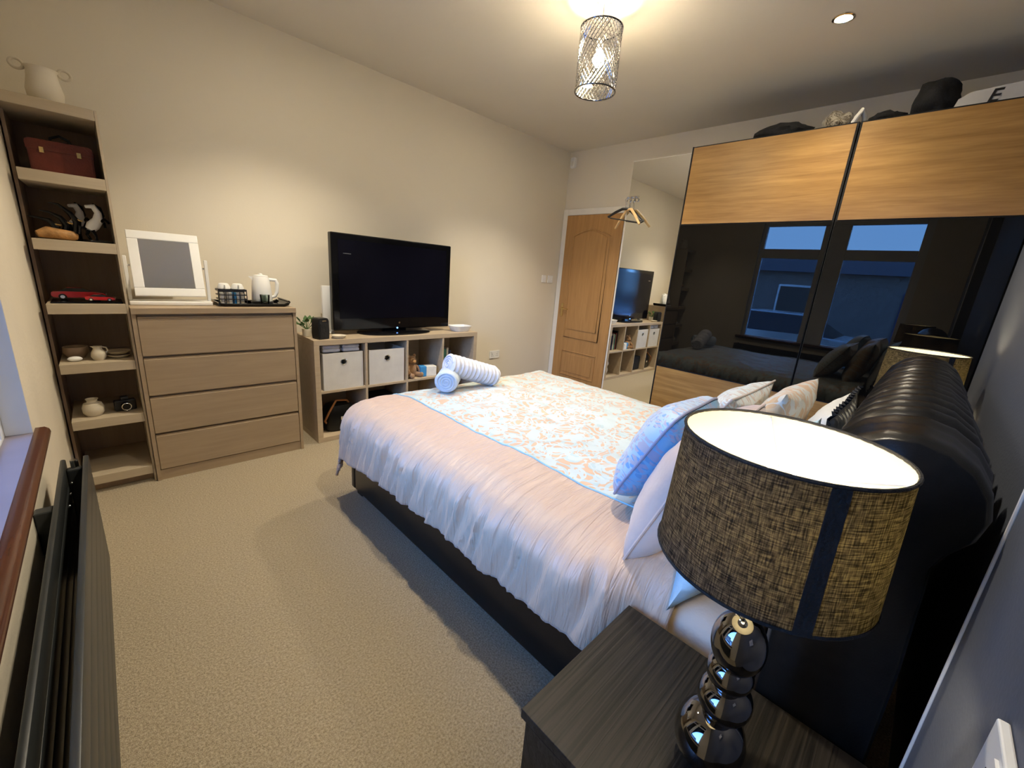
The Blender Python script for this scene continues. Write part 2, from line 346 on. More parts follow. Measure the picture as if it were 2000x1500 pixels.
# oak door with arched upper panel
DY0, DY1, DZ = 3.05, 3.81, 2.03
d1 = struct('door_1', loc=(X1-0.02, (DY0+DY1)/2, 0), label='oak panelled door with arched upper panel')
dw = DY1-DY0
def arch_poly(y0, y1, z0, z1, rise, n=10):
    p = [(y0, z0), (y1, z0)]
    for k in range(n+1):
        t = k/n; p.append((y1+(y0-y1)*t, z1+rise*math.sin(PI*t)))
    return p
ob('slab', B(-0.012, 0.019, -dw/2, dw/2, 0.008, DZ), 'oakdoor', d1)
def moulding(poly, r):
    return T([(-0.014, p[0], p[1]) for p in poly], r, 6, True)
for nm, P1 in (('upper_panel', arch_poly(-0.25, 0.25, 0.62, 1.80, 0.07)), ('lower_panel', [(-0.25, 0.15), (0.25, 0.15), (0.25, 0.45), (-0.25, 0.45)])):
    cyy = 0.0; czz = sum(p[1] for p in P1)/len(P1)
    inner = [((p[0]-cyy)*0.84, czz+(p[1]-czz)*(0.90 if nm[0] == 'u' else 0.74)) for p in P1]
    bm = bmesh.new(); prism(bm, inner, -0.019, -0.012, axis='x'); pp = ob(nm, bm, 'oakdoor', d1)
    bm = moulding(P1, 0.008); tube(bm, [(-0.014, p[0], p[1]) for p in inner], 0.004, 6, True); ob('moulding', bm, 'oakdoor', pp, smooth=True)
hd = ob('handle_plate', B(-0.018, -0.012, 0.30, 0.335, 0.86, 1.02, bev=0.003), 'brass', d1)
ob('lever', T([(-0.018, 0.318, 0.96), (-0.05, 0.318, 0.96), (-0.055, 0.30, 0.96), (-0.05, 0.21, 0.955)], 0.008, 8), 'brass', hd, smooth=True)
t1 = struct('trim_1', loc=(X1-0.02, (DY0+DY1)/2, 0))
ob('jamb', B(-0.006, 0.019, dw/2+0.003, dw/2+0.072, 0, DZ+0.072, bev=0.004), 'white', t1)
ob('jamb', B(-0.006, 0.019, -dw/2-0.072, -dw/2-0.003, 0, DZ+0.072, bev=0.004), 'white', t1)
ob('head', B(-0.006, 0.019, -dw/2-0.003, dw/2+0.003, DZ+0.003, DZ+0.072, bev=0.004), 'white', t1)

# ------------------------------------------------------------------ wardrobe with oak and black glass sliding doors
wd = thing('wardrobe', 'tall two-door sliding wardrobe in golden oak with black glass middle', 'wardrobe', (3.68, 1.103, 0))
y0, y1 = -1.003, 1.003
for nm, a in (('side_panel', (0.05, 0.66, y0, y0+0.02, 0, 2.355)), ('side_panel', (0.05, 0.66, y1-0.02, y1, 0, 2.355)), ('top_panel', (0.05, 0.66, y0+0.02, y1-0.02, 2.335, 2.355)),
              ('back_panel', (0.645, 0.66, y0+0.02, y1-0.02, 0.05, 2.335)), ('plinth', (0.05, 0.07, y0+0.02, y1-0.02, 0, 0.06))):
    ob(nm, B(*a), 'black', wd)
ob('top_rail', B(0.03, 0.06, y0, y1, 2.345, 2.365), 'black', wd)
for (a, b, xo) in ((0.0, y1, 0.0), (y0, -0.006, 0.002)):
    dr = ob('door', B(0.004+xo, 0.045, a, b, 0.05, 2.36), 'dark', wd)
    ob('upper_panel', B(xo, 0.004+xo, a+0.011, b-0.011, 1.806, 2.352), 'oakward', dr)
    ob('glass_panel', B(xo, 0.004+xo, a+0.004, b-0.004, 0.657, 1.797), 'glassblack', dr)
    ob('lower_panel', B(xo, 0.004+xo, a+0.011, b-0.011, 0.058, 0.647), 'oakward', dr)
    ob('edge_strip', B(xo-0.003, xo+0.006, b-0.006 if a == 0 else a, b if a == 0 else a+0.006, 0.05, 2.36), 'black', dr)
# mirrored unit beside it
mw = thing('mirror_wardrobe', 'narrow wardrobe with a full-height mirror door beside the oak door', 'wardrobe', (3.93, 2.44, 0))
ob('body', B(0.02, 0.45, -0.32, 0.32, 0, 2.385), 'white', mw)
dm = ob('mirror_door', B(0.004, 0.018, -0.32, 0.322, 0.02, 2.395), 'white', mw)
ob('mirror', B(0.0, 0.004, -0.316, 0.318, 0.03, 2.39), 'mirror', dm)
hr = thing('hook_rail', 'small chrome hook rail at the mirror edge above the hangers', 'hook rail', (3.9295, 2.715, 2.085))
ob('rail_plate', B(-0.006, 0.0, -0.06, 0.06, -0.013, 0.013, bev=0.002), 'chrome', hr)
for k in (-0.04, 0.0, 0.04):
    ob('hook', T([(-0.006, k, 0.0), (-0.026, k, 0.0), (-0.038, k, -0.012), (-0.034, k, -0.028), (-0.02, k, -0.03)], 0.0055, 6), 'chrome', hr, smooth=True)
def hanger(label, loc, rz, mat, tilt, wid=0.20):
    t = thing('coat_hanger', label, 'hanger', loc, rz, 'hangers on the hook rail')
    ob('hook', T([(0.012*math.cos(a)-0.0, 0, -0.012+0.014*math.sin(a)+0.012) for a in [PI*0.95-PI*1.3*k/10 for k in range(11)]]+[(0.0, 0, -0.05), (0, 0, -0.075)], 0.0028, 6), 'chrome', t, smooth=True)
    tl = math.tan(tilt)
    dp = 0.0 if mat == 'black' else 0.06
    P_ = [(-wid, 0, -0.165-dp+tl*wid), (-wid*0.55, 0, -0.115-dp*.4+tl*wid*.55), (-0.03, 0, -0.078), (0.03, 0, -0.078), (wid*0.55, 0, -0.115-dp*.4-tl*wid*.55), (wid, 0, -0.165-dp-tl*wid)]
    ob('shoulder', T(P_, [0.010, 0.013, 0.013, 0.013, 0.013, 0.010], 8), mat, t, smooth=True)
    if mat == 'black': ob('trouser_bar', T([P_[0], (-wid*.8, 0, P_[0][2]-0.012), (wid*.8, 0, P_[5][2]-0.012), P_[5]], 0.006, 6), mat, t, smooth=True)
    return t
hanger('black coat hanger with a bar on the hook rail at the mirror edge', (3.893, 2.755, 2.062), PI/2+0.10, 'black', -0.12, 0.17)
hanger('pale wooden coat hanger below the black one at the mirror edge', (3.893, 2.715, 2.055), PI/2-0.35, MT['paleoak'], 0.05, 0.17)

# ------------------------------------------------------------------ chest of drawers
ch = thing('chest_of_drawers', 'tan oak chest of four wide drawers beside the shelf tower', 'chest', (0.796, 3.43, 0))
ob('top', B(-0.40, 0.40, -0.005, 0.445, 0.968, 1.0, bev=0.002), 'oakchest', ch)
for s in (-1, 1): ob('side_panel', B(s*0.40-0.018*(s > 0), s*0.40+0.018*(s < 0), 0.004, 0.445, 0, 0.968), 'oakchest', ch)
ob('back_panel', B(-0.382, 0.382, 0.435, 0.445, 0.05, 0.968), 'oakchest', ch)
ob('plinth', B(-0.382, 0.382, 0.012, 0.03, 0, 0.062), 'oakchest', ch)
ob('inner_shadow_board', B(-0.382, 0.382, 0.03, 0.04, 0.06, 0.967), 'oakchest', ch)
for k in range(4):
    z = 0.066+k*0.2245
    dr = ob('drawer', B(-0.380, 0.380, 0.006, 0.03, z, z+0.205, bev=0.003), 'oakchest', ch)
    ob('finger_lip', B(-0.378, 0.378, 0.012, 0.03, z+0.2055, z+0.2125), 'oakchest', dr)

# ------------------------------------------------------------------ cube shelving unit
KX, KY = 1.308, 3.465
ku = thing('cube_shelf_unit', 'pale oak cube shelving unit of eight cells under the television', 'shelf unit', (KX, KY, 0))
ob('top_board', B(0, 1.47, 0, 0.39, 0.7325, 0.77, bev=0.0015), 'oakcube', ku)
ob('bottom_board', B(0, 1.47, 0, 0.39, 0, 0.0375, bev=0.0015), 'oakcube', ku)
for x in (0.0, 1.4325): ob('side_board', B(x, x+0.0375, 0, 0.39, 0.0375, 0.7325, bev=0.0015), 'oakcube', ku)
cells = []
for k in range(4):
    a = 0.0375+k*0.353; cells.append((a, a+0.336))
    if k < 3: ob('upright', B(a+0.336, a+0.353, 0.002, 0.388, 0.0375, 0.7325), 'oakcube', ku)
    ob('middle_shelf', B(a+0.0005, a+0.3355, 0.002, 0.388, 0.3765, 0.3935), 'oakcube', ku)
ob('back_panel', B(0.0375, 1.4325, 0.383, 0.389, 0.0375, 0.7325), 'oakcube', ku)
def storage_box(label, x, dx=0.0):
    t = thing('storage_box', label, 'storage box', (KX+x, KY+0.012, 0.3945), dx, 'white storage boxes in the cube shelf')
    bm = bmesh.new(); w, d, h = 0.150, 0.33, 0.275
    for a in ((-w, w, d-0.004, d, 0.004, h), (-w, -w+0.004, 0.006, d-0.004, 0.004, h), (w-0.004, w, 0.006, d-0.004, 0.004, h), (-w, w, 0.006, d, 0, 0.004)): box(bm, *a)
    ob('body', bm, 'cardwhite', t)
    # front panel with round finger hole
    bm = bmesh.new(); n = 24; cz = 0.205; rad = 0.02
    def fring(y, sq):
        out = []
        for k in range(n):
            a = 2*PI*k/n
            if sq:
                q_ = k/n*8; PTS = [(w, 0), (w, h-cz), (0, h-cz), (-w, h-cz), (-w, 0), (-w, -cz), (0, -cz), (w, -cz), (w, 0)]
                i_ = int(q_); f_ = q_-i_; out.append((PTS[i_][0]*(1-f_)+PTS[i_+1][0]*f_, y, cz+PTS[i_][1]*(1-f_)+PTS[i_+1][1]*f_))
            else: out.append((rad*math.cos(a), y, cz+rad*math.sin(a)))
        return out
    R = [ring(bm, fring(0.0, True)), ring(bm, fring(0.0, False)), ring(bm, fring(0.005, False)), ring(bm, fring(0.005, True))]
    # square corners
    R.append(R[0]); skin(bm, R)
    ob('front_panel', bm, 'cardwhite', t)
    bm = bmesh.new(); tube(bm, [(0.0225*math.cos(2*PI*k/20), -0.001, cz+0.0225*math.sin(2*PI*k/20)) for k in range(20)], 0.003, 6, True)
    ob('grommet', bm, 'chrome', t, smooth=True); return t
storage_box('white storage box with folded towels on top in the cube shelf', (cells[0][0]+cells[0][1])/2+0.004, 0.03)
storage_box('white storage box with nothing on top in the cube shelf', (cells[1][0]+cells[1][1])/2, -0.01)
def folded_towel(label, x, z, sd):
    bm = bmesh.new(); P_ = []
    for k in range(2): box(bm, -0.064, 0.064, 0.0, 0.2, k*0.027, k*0.027+0.0265, bev=0.0115, seg=4)
    tag(ob('folded_towel', bm, 'towelwhite', smooth=True, loc=(KX+x, KY+0.03, z)), label, 'towel', 'folded towels on the storage box')
folded_towel('white folded towel on the storage box nearer the drawers', cells[0][0]+0.095, 0.6705, 1)
folded_towel('white folded towel on the storage box farther from the drawers', cells[0][0]+0.240, 0.6705, 2)

# teddy and tissue box in third cell
td = thing('teddy_bear', 'small brown teddy bear sitting in the cube shelf', 'soft toy', (KX+cells[2][0]+0.085, KY+0.10, 0.3945), 0.2)
bm = bmesh.new(); ball(bm, (0, 0, 0.062), (0.048, 0.042, 0.06)); ball(bm, (0, -0.005, 0.145), (0.042, 0.038, 0.038))
for s in (-1, 1):
    tube(bm, [(s*0.035, 0, 0.095), (s*0.062, -0.02, 0.07), (s*0.066, -0.045, 0.05)], [0.018, 0.017, 0.016], 10); ball(bm, (s*0.066, -0.047, 0.048), 0.0165)
    tube(bm, [(s*0.028, -0.01, 0.025), (s*0.045, -0.05, 0.021), (s*0.05, -0.075, 0.022)], [0.022, 0.021, 0.02], 10); ball(bm, (s*0.05, -0.076, 0.023), (0.021, 0.014, 0.022))
ob('body', bm, 'teddy', td, smooth=True)
for s in (-1, 1): ob('ear', ball(bmesh.new(), (s*0.034, 0.0, 0.18), (0.016, 0.009, 0.016)), 'teddy', td, smooth=True)
ob('muzzle', ball(bmesh.new(), (0, -0.04, 0.136), (0.018, 0.016, 0.015)), 'tan', td, smooth=True)
for s in (-1, 1): ob('eye', ball(bmesh.new(), (s*0.016, -0.04, 0.156), 0.004, 8, 6), 'blackgloss', td, smooth=True)
tb = thing('tissue_box', 'small blue and white box beside the teddy in the cube shelf', 'box', (KX+cells[2][0]+0.225, KY+0.07, 0.3945), -0.15)
ob('blue_end', B(-0.075, -0.02, -0.04, 0.04, 0, 0.09, bev=0.003), 'bluecard', tb); ob('white_end', B(-0.02, 0.075, -0.04, 0.04, 0, 0.088, bev=0.003), 'sachet', tb)
# books in fourth cell
bx = cells[3][0]+0.012
for k, (w, h, m_, lb) in enumerate(((0.03, 0.26, 'dark', 'thick black book, first in the row of the cube shelf'), (0.022, 0.235, 'maroon', 'maroon book in the cube shelf between black and teal'),
        (0.03, 0.215, 'teal', 'teal book in the row in the cube shelf'), (0.02, 0.225, 'cardwhite', 'thin cream book in the cube shelf next to the teal one'), (0.028, 0.20, 'navy', 'navy book at the open end of the cube shelf row'))):
    t = thing('book', lb, 'book', (KX+bx+w/2, KY+0.10, 0.3945), 0, 'books in the cube shelf')
    bm = B(-w/2, -w/2+0.002, 0, 0.16, 0, h); box(bm, w/2-0.002, w/2, 0, 0.16, 0, h); box(bm, -w/2+0.002, w/2-0.002, 0, 0.002, 0, h); ob('cover', bm, m_, t)
    ob('pages', B(-w/2+0.0022, w/2-0.0022, 0.003, 0.155, 0.004, h-0.004), 'sachet', t); bx += w+0.002
# lower cells
bg = thing('black_handbag', 'black bag with amber strap in the lower cube shelf by the drawers', 'bag', (KX+cells[0][0]+0.175, KY+0.15, 0.038))
bm = bmesh.new(); R = []
for k, z in enumerate((0, 0.02, 0.09, 0.16, 0.2, 0.21)):
    s = (0.86, 1, 1, 0.9, 0.72, 0.5)[k]; R.append(ring(bm, [(0.125*s*math.copysign(abs(math.cos(a))**0.6, math.cos(a)), 0.09*s*math.copysign(abs(math.sin(a))**0.6, math.sin(a)), z) for a in [2*PI*j/24 for j in range(24)]]))
skin(bm, R, True, True, True); ob('body', bm, 'leather', bg, smooth=True)
ob('strap', T([(-0.10, -0.03, 0.05), (-0.135, -0.08, 0.10), (-0.11, -0.10, 0.17), (-0.04, -0.06, 0.245), (0.05, -0.04, 0.23), (0.09, -0.02, 0.17)], 0.008, 8), 'brownstrap', bg, smooth=True)
ob('buckle', B(-0.02, 0.02, -0.096, -0.088, 0.09, 0.12, bev=0.003), 'chrome', bg)
tag(ob('storage_basket', B(-0.14, 0.14, 0, 0.26, 0, 0.21, bev=0.02, seg=3), 'dark', smooth=True, loc=(KX+(cells[1][0]+cells[1][1])/2, KY+0.06, 0.038)), 'dark fabric basket in the lower cube shelf under the plain box', 'basket')
ct = thing('cream_soft_toy', 'cream soft toy in the lowest cube shelf cell nearest the door', 'soft toy', (KX+cells[3][0]+0.22, KY+0.12, 0.038))
bm = bmesh.new(); ball(bm, (0, 0, 0.07), (0.055, 0.05, 0.07)); ball(bm, (0, -0.01, 0.17), 0.045); ob('body', bm, 'ceramic', ct, smooth=True)
for s in (-1, 1): ob('ear', ball(bmesh.new(), (s*0.03, 0, 0.225), (0.012, 0.008, 0.04)), 'ceramic', ct, smooth=True)
# on the unit
tv = thing('television', 'large black flat television on its stand on the cube shelf', 'television', (2.04, KY+0.19, 0.77))
bm = B(-0.525, 0.525, -0.02, 0.035, 0.035, 0.745, bev=0.008); box(bm, -0.40, 0.40, 0.035, 0.09, 0.10, 0.62, bev=0.02); ob('casing', bm, 'blackgloss', tv)
ob('screen', B(-0.475, 0.475, -0.0225, -0.019, 0.125, 0.70), 'screen', tv)
ob('logo', L([(0.0, 0), (0.008, 0), (0.008, 0.003), (0, 0.003)], 16), 'chrome', tv, M_=None).rotation_euler = (PI/2, 0, 0)
tv_logo = [o for o in COL.objects if o.name.startswith('logo')][-1]; tv_logo.location = (0.02, -0.0205, 0.085)
tx = ob('maker_mark', B(-0.03, 0.03, -0.0235, -0.0226, 0, 0.006), 'chrome', tv); tx.location = (-0.41, 0, 0.60)
ob('neck', B(-0.10, 0.10, -0.0, 0.05, 0.012, 0.06, bev=0.01), 'blackgloss', tv)
bm = bmesh.new(); R = []
for (s, z) in ((1, 0), (1, 0.008), (0.96, 0.014), (0.5, 0.018)): R.append(ring(bm, [(0.32*s*math.copysign(abs(math.cos(a))**0.8, math.cos(a)), 0.01+0.155*s*math.copysign(abs(math.sin(a))**0.8, math.sin(a)), z) for a in [2*PI*j/40 for j in range(40)]]))
skin(bm, R, True, True, True); ob('stand_base', bm, 'blackgloss', tv, smooth=True)
MT['led'] = emit('blue_standby_light', (0.15, 0.35, 1.0), 4.0)
ob('standby_light', ball(bmesh.new(), (0.0, -0.025, 0.042), 0.007, 10, 8), 'led', tv, smooth=True)
sp = thing('speaker', 'small black speaker on the cube shelf beside the plant', 'speaker', (1.385, KY+0.065, 0.77), 0.3)
bm = bmesh.new(); prism(bm, [(-0.04, 0.0), (0.04, 0.0), (0.046, 0.04), (0.042, 0.135), (0.03, 0.15), (-0.03, 0.15), (-0.042, 0.135), (-0.046, 0.04)], -0.035, 0.045, bev=0.004); ob('body', bm, 'black', sp, smooth=True)
ob('grille', B(-0.033, 0.033, -0.038, -0.035, 0.012, 0.115, bev=0.001), 'dark', sp); ob('logo_bar', B(-0.015, 0.015, -0.0375, -0.035, 0.128, 0.134), 'chrome', sp)
pt = thing('potted_plant', 'small leafy plant in a glass pot on the cube shelf corner', 'plant', (1.335, KY+0.20, 0.77))
ob('pot', L([(0.024, 0), (0.03, 0.002), (0.034, 0.05), (0.032, 0.055), (0.028, 0.05), (0.02, 0.045)], 20), 'ceramic', pt, smooth=True)
bm = bmesh.new(); rnd = random.Random(3); st = bmesh.new()
for k in range(16):
    a = rnd.random()*2*PI; e = rnd.uniform(0.3, 1.2); l = rnd.uniform(0.05, 0.10); d = Vector((math.cos(a)*math.cos(e), math.sin(a)*math.cos(e), math.sin(e)))
    b0 = Vector((0, 0, 0.045)); tip = b0+d*l; tube(st, [b0, tip], 0.0015, 5); s_ = d.cross(Vector((0,0,1))).normalized()*0.016; u_ = d*0.02
    q = [tip-u_*0.2, tip+s_+u_*0.6, tip+u_*1.8, tip-s_+u_*0.6]; nn = s_.cross(u_).normalized()*0.0015
    va = [bm.verts.new(p+nn) for p in q]; vb = [bm.verts.new(p-nn) for p in q]; skin(bm, [va, vb], True, True, True)
ob('stems', st, 'leaf', pt); ob('leaves', bm, 'leaf', pt)['kind'] = 'stuff'
tag(ob('small_dish', L([(0.0, 0.0), (0.035, 0.0), (0.05, 0.018), (0.052, 0.022), (0.045, 0.02), (0.03, 0.008), (0, 0.008)], 24), 'ceramic', smooth=True, loc=(1.505, KY+0.055, 0.77)), 'small white round dish beside the speaker', 'dish')
rt = thing('router', 'slim white upright box behind the television edge', 'router', (1.515, KY+0.29, 0.77))
ob('body', B(-0.035, 0.035, -0.014, 0.014, 0.012, 0.36, bev=0.006), 'plastic', rt, smooth=True); ob('foot', B(-0.045, 0.045, -0.03, 0.03, 0, 0.012, bev=0.004), 'plastic', rt)
bm = bmesh.new(); R = []
for (s, z) in ((0.72, 0.0), (0.82, 0.01), (0.98, 0.045), (1.0, 0.05), (0.96, 0.05), (0.80, 0.016), (0.4, 0.012)):
    R.append(ring(bm, [(0.105*s*math.copysign(abs(math.cos(a))**0.55, math.cos(a)), 0.075*s*math.copysign(abs(math.sin(a))**0.55, math.sin(a)), z) for a in [2*PI*j/32 for j in range(32)]]))
skin(bm, R, True, True, True); tag(ob('serving_bowl', bm, 'plastic', smooth=True, loc=(2.655, KY+0.11, 0.77)), 'white shallow bowl at the door end of the cube shelf', 'bowl')

# ------------------------------------------------------------------ dressing mirror and tea tray on the chest
vm = thing('dressing_mirror', 'white framed tilting mirror standing on the chest of drawers', 'mirror', (0.59, 3.63, 1.0), -0.03)
bm = B(-0.185, 0.185, -0.07, 0.07, 0, 0.022, bev=0.005); ob('base', bm, 'plastic', vm)
for s in (-1, 1):
    ob('post', B(s*0.178-0.008, s*0.178+0.008, -0.012, 0.012, 0.022, 0.26, bev=0.003), 'plastic', vm); ob('pivot_knob', ball(bmesh.new(), (s*0.164, 0, 0.21), (0.007, 0.006, 0.006), 10, 8), 'chrome', vm, smooth=True)
TM = Matrix.Translation((0, 0, 0.222)) @ Matrix.Rotation(math.radians(-17), 4, 'X')
def tb_(x0, x1, z0, z1, y0=-0.010, y1=0.010, bev=0.003):
    bm = B(x0, x1, y0, y1, z0, z1, bev=bev); bmesh.ops.transform(bm, matrix=TM, verts=bm.verts); return bm
for a in ((-0.157, 0.157, 0.135, 0.18), (-0.157, 0.157, -0.18, -0.135), (-0.157, -0.112, -0.135, 0.135), (0.112, 0.157, -0.135, 0.135)): ob('frame_bar', tb_(*a), 'plastic', vm)
ob('mirror_glass', tb_(-0.113, 0.113, -0.136, 0.136, -0.005, 0.001, 0), 'mirror', vm); ob('backing', tb_(-0.11, 0.11, -0.134, 0.134, 0.0015, 0.008, 0), 'plastic', vm)
tr = thing('serving_tray', 'black tray with curled ends on the chest of drawers', 'tray', (0.99, 3.62, 1.0))
bm = bmesh.new(); prof = [(-0.20, 0.022), (-0.193, 0.008), (-0.17, 0.0), (0.16, 0.0), (0.185, 0.01), (0.198, 0.03), (0.19, 0.04)]
up = [(x, z+0.006) for x, z in prof]; prof2 = prof[:-1]+[(0.203, 0.036), (0.188, 0.042)]
prism(bm, prof+[(0.184, 0.036), (0.190, 0.028), (0.181, 0.015), (0.158, 0.006), (-0.168, 0.006), (-0.188, 0.012), (-0.194, 0.024)], -0.12, 0.12); ob('tray_body', bm, 'blackgloss', tr, smooth=True)
for s in (-1, 1): ob('rim', T([(-0.19, s*0.118, 0.014), (-0.165, s*0.12, 0.012), (0.158, s*0.12, 0.012), (0.184, s*0.118, 0.022)], 0.007, 8), 'blackgloss', tr, smooth=True)
kt = thing('kettle', 'white electric kettle on the black tray', 'kettle', (1.055, 3.63, 1.0065), -0.2)
ob('base', L([(0, 0), (0.062, 0), (0.065, 0.012), (0.06, 0.018), (0, 0.018)], 28), 'black', kt, smooth=True)
ob('body', L([(0.0, 0.019), (0.058, 0.019), (0.060, 0.03), (0.055, 0.10), (0.048, 0.165), (0.044, 0.172), (0.0, 0.172)], 28), 'plastic', kt, smooth=True)
ob('lid', L([(0.043, 0.1725), (0.040, 0.182), (0.012, 0.186), (0.010, 0.194), (0.0, 0.195)], 24), 'plastic', kt, smooth=True)
ob('handle', T([(0.046, 0, 0.158), (0.085, 0, 0.155), (0.092, 0, 0.135), (0.088, 0, 0.08), (0.075, 0, 0.05), (0.058, 0, 0.045)], [0.011, 0.011, 0.012, 0.011, 0.010, 0.009], 10), 'plastic', kt, smooth=True)
bm = bmesh.new(); prism(bm, [(-0.043, 0.145), (-0.068, 0.172), (-0.04, 0.172)], -0.012, 0.012); ob('spout', bm, 'plastic', kt)
hb = thing('sachet_caddy', 'black lattice caddy of sachets on the tray', 'caddy', (0.88, 3.60, 1.0065))
bm = B(-0.075, 0.075, -0.045, 0.045, 0, 0.006)
for z in (0.03, 0.055, 0.08):
    for a in ((-0.075, 0.075, -0.045, -0.041), (-0.075, 0.075, 0.041, 0.045), (-0.075, -0.071, -0.041, 0.041), (0.071, 0.075, -0.041, 0.041)): box(bm, *a, z, z+0.006 if z < 0.08 else z+0.012)
ob('rack', bm, 'black', hb)
for x in (-0.075, -0.038, 0.0, 0.034, 0.071): ob('post', B(x, x+0.004, -0.0455, -0.0415, 0.006, 0.08), 'black', hb)
ob('divider', B(-0.07, 0.07, -0.003, 0.003, 0.006, 0.082), 'black', hb)
for k in range(6):
    x = -0.055+k*0.021; t = ob('sachet', B(-0.009, 0.009, -0.028, 0.028, 0, 0.066), ('sachet', 'ceramic', 'sachet', 'bluecard', 'sachet', 'ceramic')[k], loc=(0.88+x, 3.578, 1.0135)); t.scale = (1, 0.55, 1)
    tag(t, ('white sachet nearest the mirror in the black caddy', 'cream sachet second from the mirror in the caddy', 'white sachet third from the mirror in the caddy', 'blue sachet in the black lattice caddy', 'white sachet beside the blue one, kettle side, in the caddy', 'cream sachet nearest the kettle in the caddy')[k], 'sachet', 'sachets in the caddy')
for k, x in enumerate((-0.036, 0.036)):
    t = thing('tea_cup', ('white cup on the caddy nearer the mirror', 'white cup on the caddy nearer the kettle')[k], 'cup', (0.88+x, 3.605, 1.0995), group='cups on the caddy')
    ob('cup_body', L([(0.034, 0.0), (0.033, 0.012), (0.025, 0.030), (0.016, 0.033), (0.0, 0.033)], 24, cap0=True), 'plastic', t, smooth=True)
    ob('handle', T([(0.0, -0.031, 0.008), (0.0, -0.046, 0.01), (0.0, -0.046, 0.022), (0.0, -0.028, 0.024)], 0.003, 6), 'plastic', t, smooth=True)
gl = thing('drinking_glass', 'small clear tumbler in front of the kettle on the tray', 'glass', (1.05, 3.545, 1.0065))
ob('bowl', L([(0.022, 0), (0.029, 0.065), (0.027, 0.065), (0.021, 0.006), (0, 0.006)], 24, cap1=False), 'tumbler', gl, smooth=True)
ob('thick_base', L([(0, 0.0008), (0.0205, 0.0008), (0.0205, 0.0055), (0, 0.0055)], 24), 'chrome', gl, smooth=True)

# ------------------------------------------------------------------ shelf tower in the corner
TX0, TX1, TY0, TY1 = 0.105, 0.385, 3.45, 3.885
tw = thing('shelf_tower', 'tall beige open shelf tower in the corner by the window', 'shelf', (TX0, TY0, 0))
tw_w, tw_d = TX1-TX0, TY1-TY0
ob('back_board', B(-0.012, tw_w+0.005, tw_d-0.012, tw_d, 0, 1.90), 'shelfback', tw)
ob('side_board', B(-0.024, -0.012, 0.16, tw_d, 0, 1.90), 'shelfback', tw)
ob('side_board', B(tw_w-0.001, tw_w+0.008, 0.004, tw_d-0.012, 0, 1.905), 'shelf', tw)
SH = [1.56, 1.265, 0.968, 0.67, 0.37, 0.05]
ob('top_board', B(-0.02, tw_w-0.002, 0, tw_d-0.013, 1.86, 1.905, bev=0.002), 'shelf', tw)
for z in SH: ob('shelf', B(0.0, tw_w-0.002, 0, tw_d-0.013, z, z+0.05, bev=0.002), 'shelf', tw)
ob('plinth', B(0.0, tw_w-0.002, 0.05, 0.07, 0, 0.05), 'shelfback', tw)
SZ = [z+0.05 for z in SH]
# two-handled vase on top
va = thing('two_handled_vase', 'cream vase with two ring handles on top of the shelf tower', 'vase', (0.235, 3.60, 1.905))
ob('body', L([(0.0, 0), (0.045, 0), (0.058, 0.02), (0.062, 0.06), (0.052, 0.11), (0.05, 0.14), (0.056, 0.15), (0.052, 0.15), (0.045, 0.135), (0.0, 0.13)], 28), 'wall', va, smooth=True)
for s in (-1, 1): ob('ring_handle', T([(s*0.073+0.021*math.cos(2*PI*k/16), 0, 0.148+0.019*math.sin(2*PI*k/16)) for k in range(16)], 0.006, 8, True), 'ceramic', va, smooth=True)
# leather case
lc = thing('leather_case', 'oxblood leather case with loop handle on the highest shelf', 'case', (0.252, 3.60, SZ[0]), -0.05)
bm = bmesh.new(); prism(bm, [(-0.105, 0), (0.105, 0), (0.107, 0.12), (0.10, 0.135), (-0.10, 0.135), (-0.107, 0.12)], -0.055, 0.055, bev=0.006); ob('body', bm, 'redleather', lc, smooth=True)
bm = bmesh.new(); prism(bm, [(-0.109, 0.095), (0.109, 0.095), (0.111, 0.13), (0.10, 0.142), (-0.10, 0.142), (-0.111, 0.13)], -0.058, 0.058, bev=0.004); ob('lid_flap', bm, 'redleather', lc, smooth=True)
ob('handle', T([(-0.035, 0, 0.14), (-0.03, 0, 0.162), (0, 0, 0.176), (0.03, 0, 0.162), (0.035, 0, 0.14)], 0.006, 8), 'leather', lc, smooth=True)
for s in (-1, 1): ob('clasp', B(s*0.06-0.008, s*0.06+0.008, -0.062, -0.057, 0.085, 0.11, bev=0.002), 'brass', lc)
# figurines
bf = thing('bird_figurine', 'driftwood figurine with dark long-necked birds on a shelf', 'figurine', (0.195, 3.60, SZ[1]))
bm = bmesh.new(); tube(bm, [(-0.075, -0.06, 0.02), (-0.04, -0.05, 0.03), (0.0, -0.05, 0.026), (0.045, -0.05, 0.022), (0.06, -0.05, 0.018)], [0.014, 0.028, 0.025, 0.022, 0.012], 12); ob('driftwood_base', bm, 'tan', bf, smooth=True)
for (x, h, s) in ((0.02, 0.0, 1), (0.055, 0.04, 1), (-0.02, -0.03, 1)):
    ob('bird', T([(x, -0.02, 0.03), (x+0.01, -0.02, 0.07+h*0.5), (x-0.01, -0.02, 0.105+h*0.6), (x-0.045, -0.02, 0.125+h), (x-0.075, -0.02, 0.128+h)], [0.018, 0.016, 0.011, 0.006, 0.002], 10), 'blackgloss', bf, smooth=True)
    ob('beak', T([(x-0.005, -0.022, 0.085+h*0.5), (x+0.03, -0.03, 0.08+h*0.4)], [0.009, 0.003], 8), 'brass', bf, smooth=True)
hf = thing('horse_figurine', 'black and white rearing horse figurine on a shelf', 'figurine', (0.325, 3.555, SZ[1]), 0.4); hf.scale = (1.15, 1.15, 1.15)
ob('base', B(-0.04, 0.04, -0.03, 0.03, 0, 0.01, bev=0.003), 'black', hf)
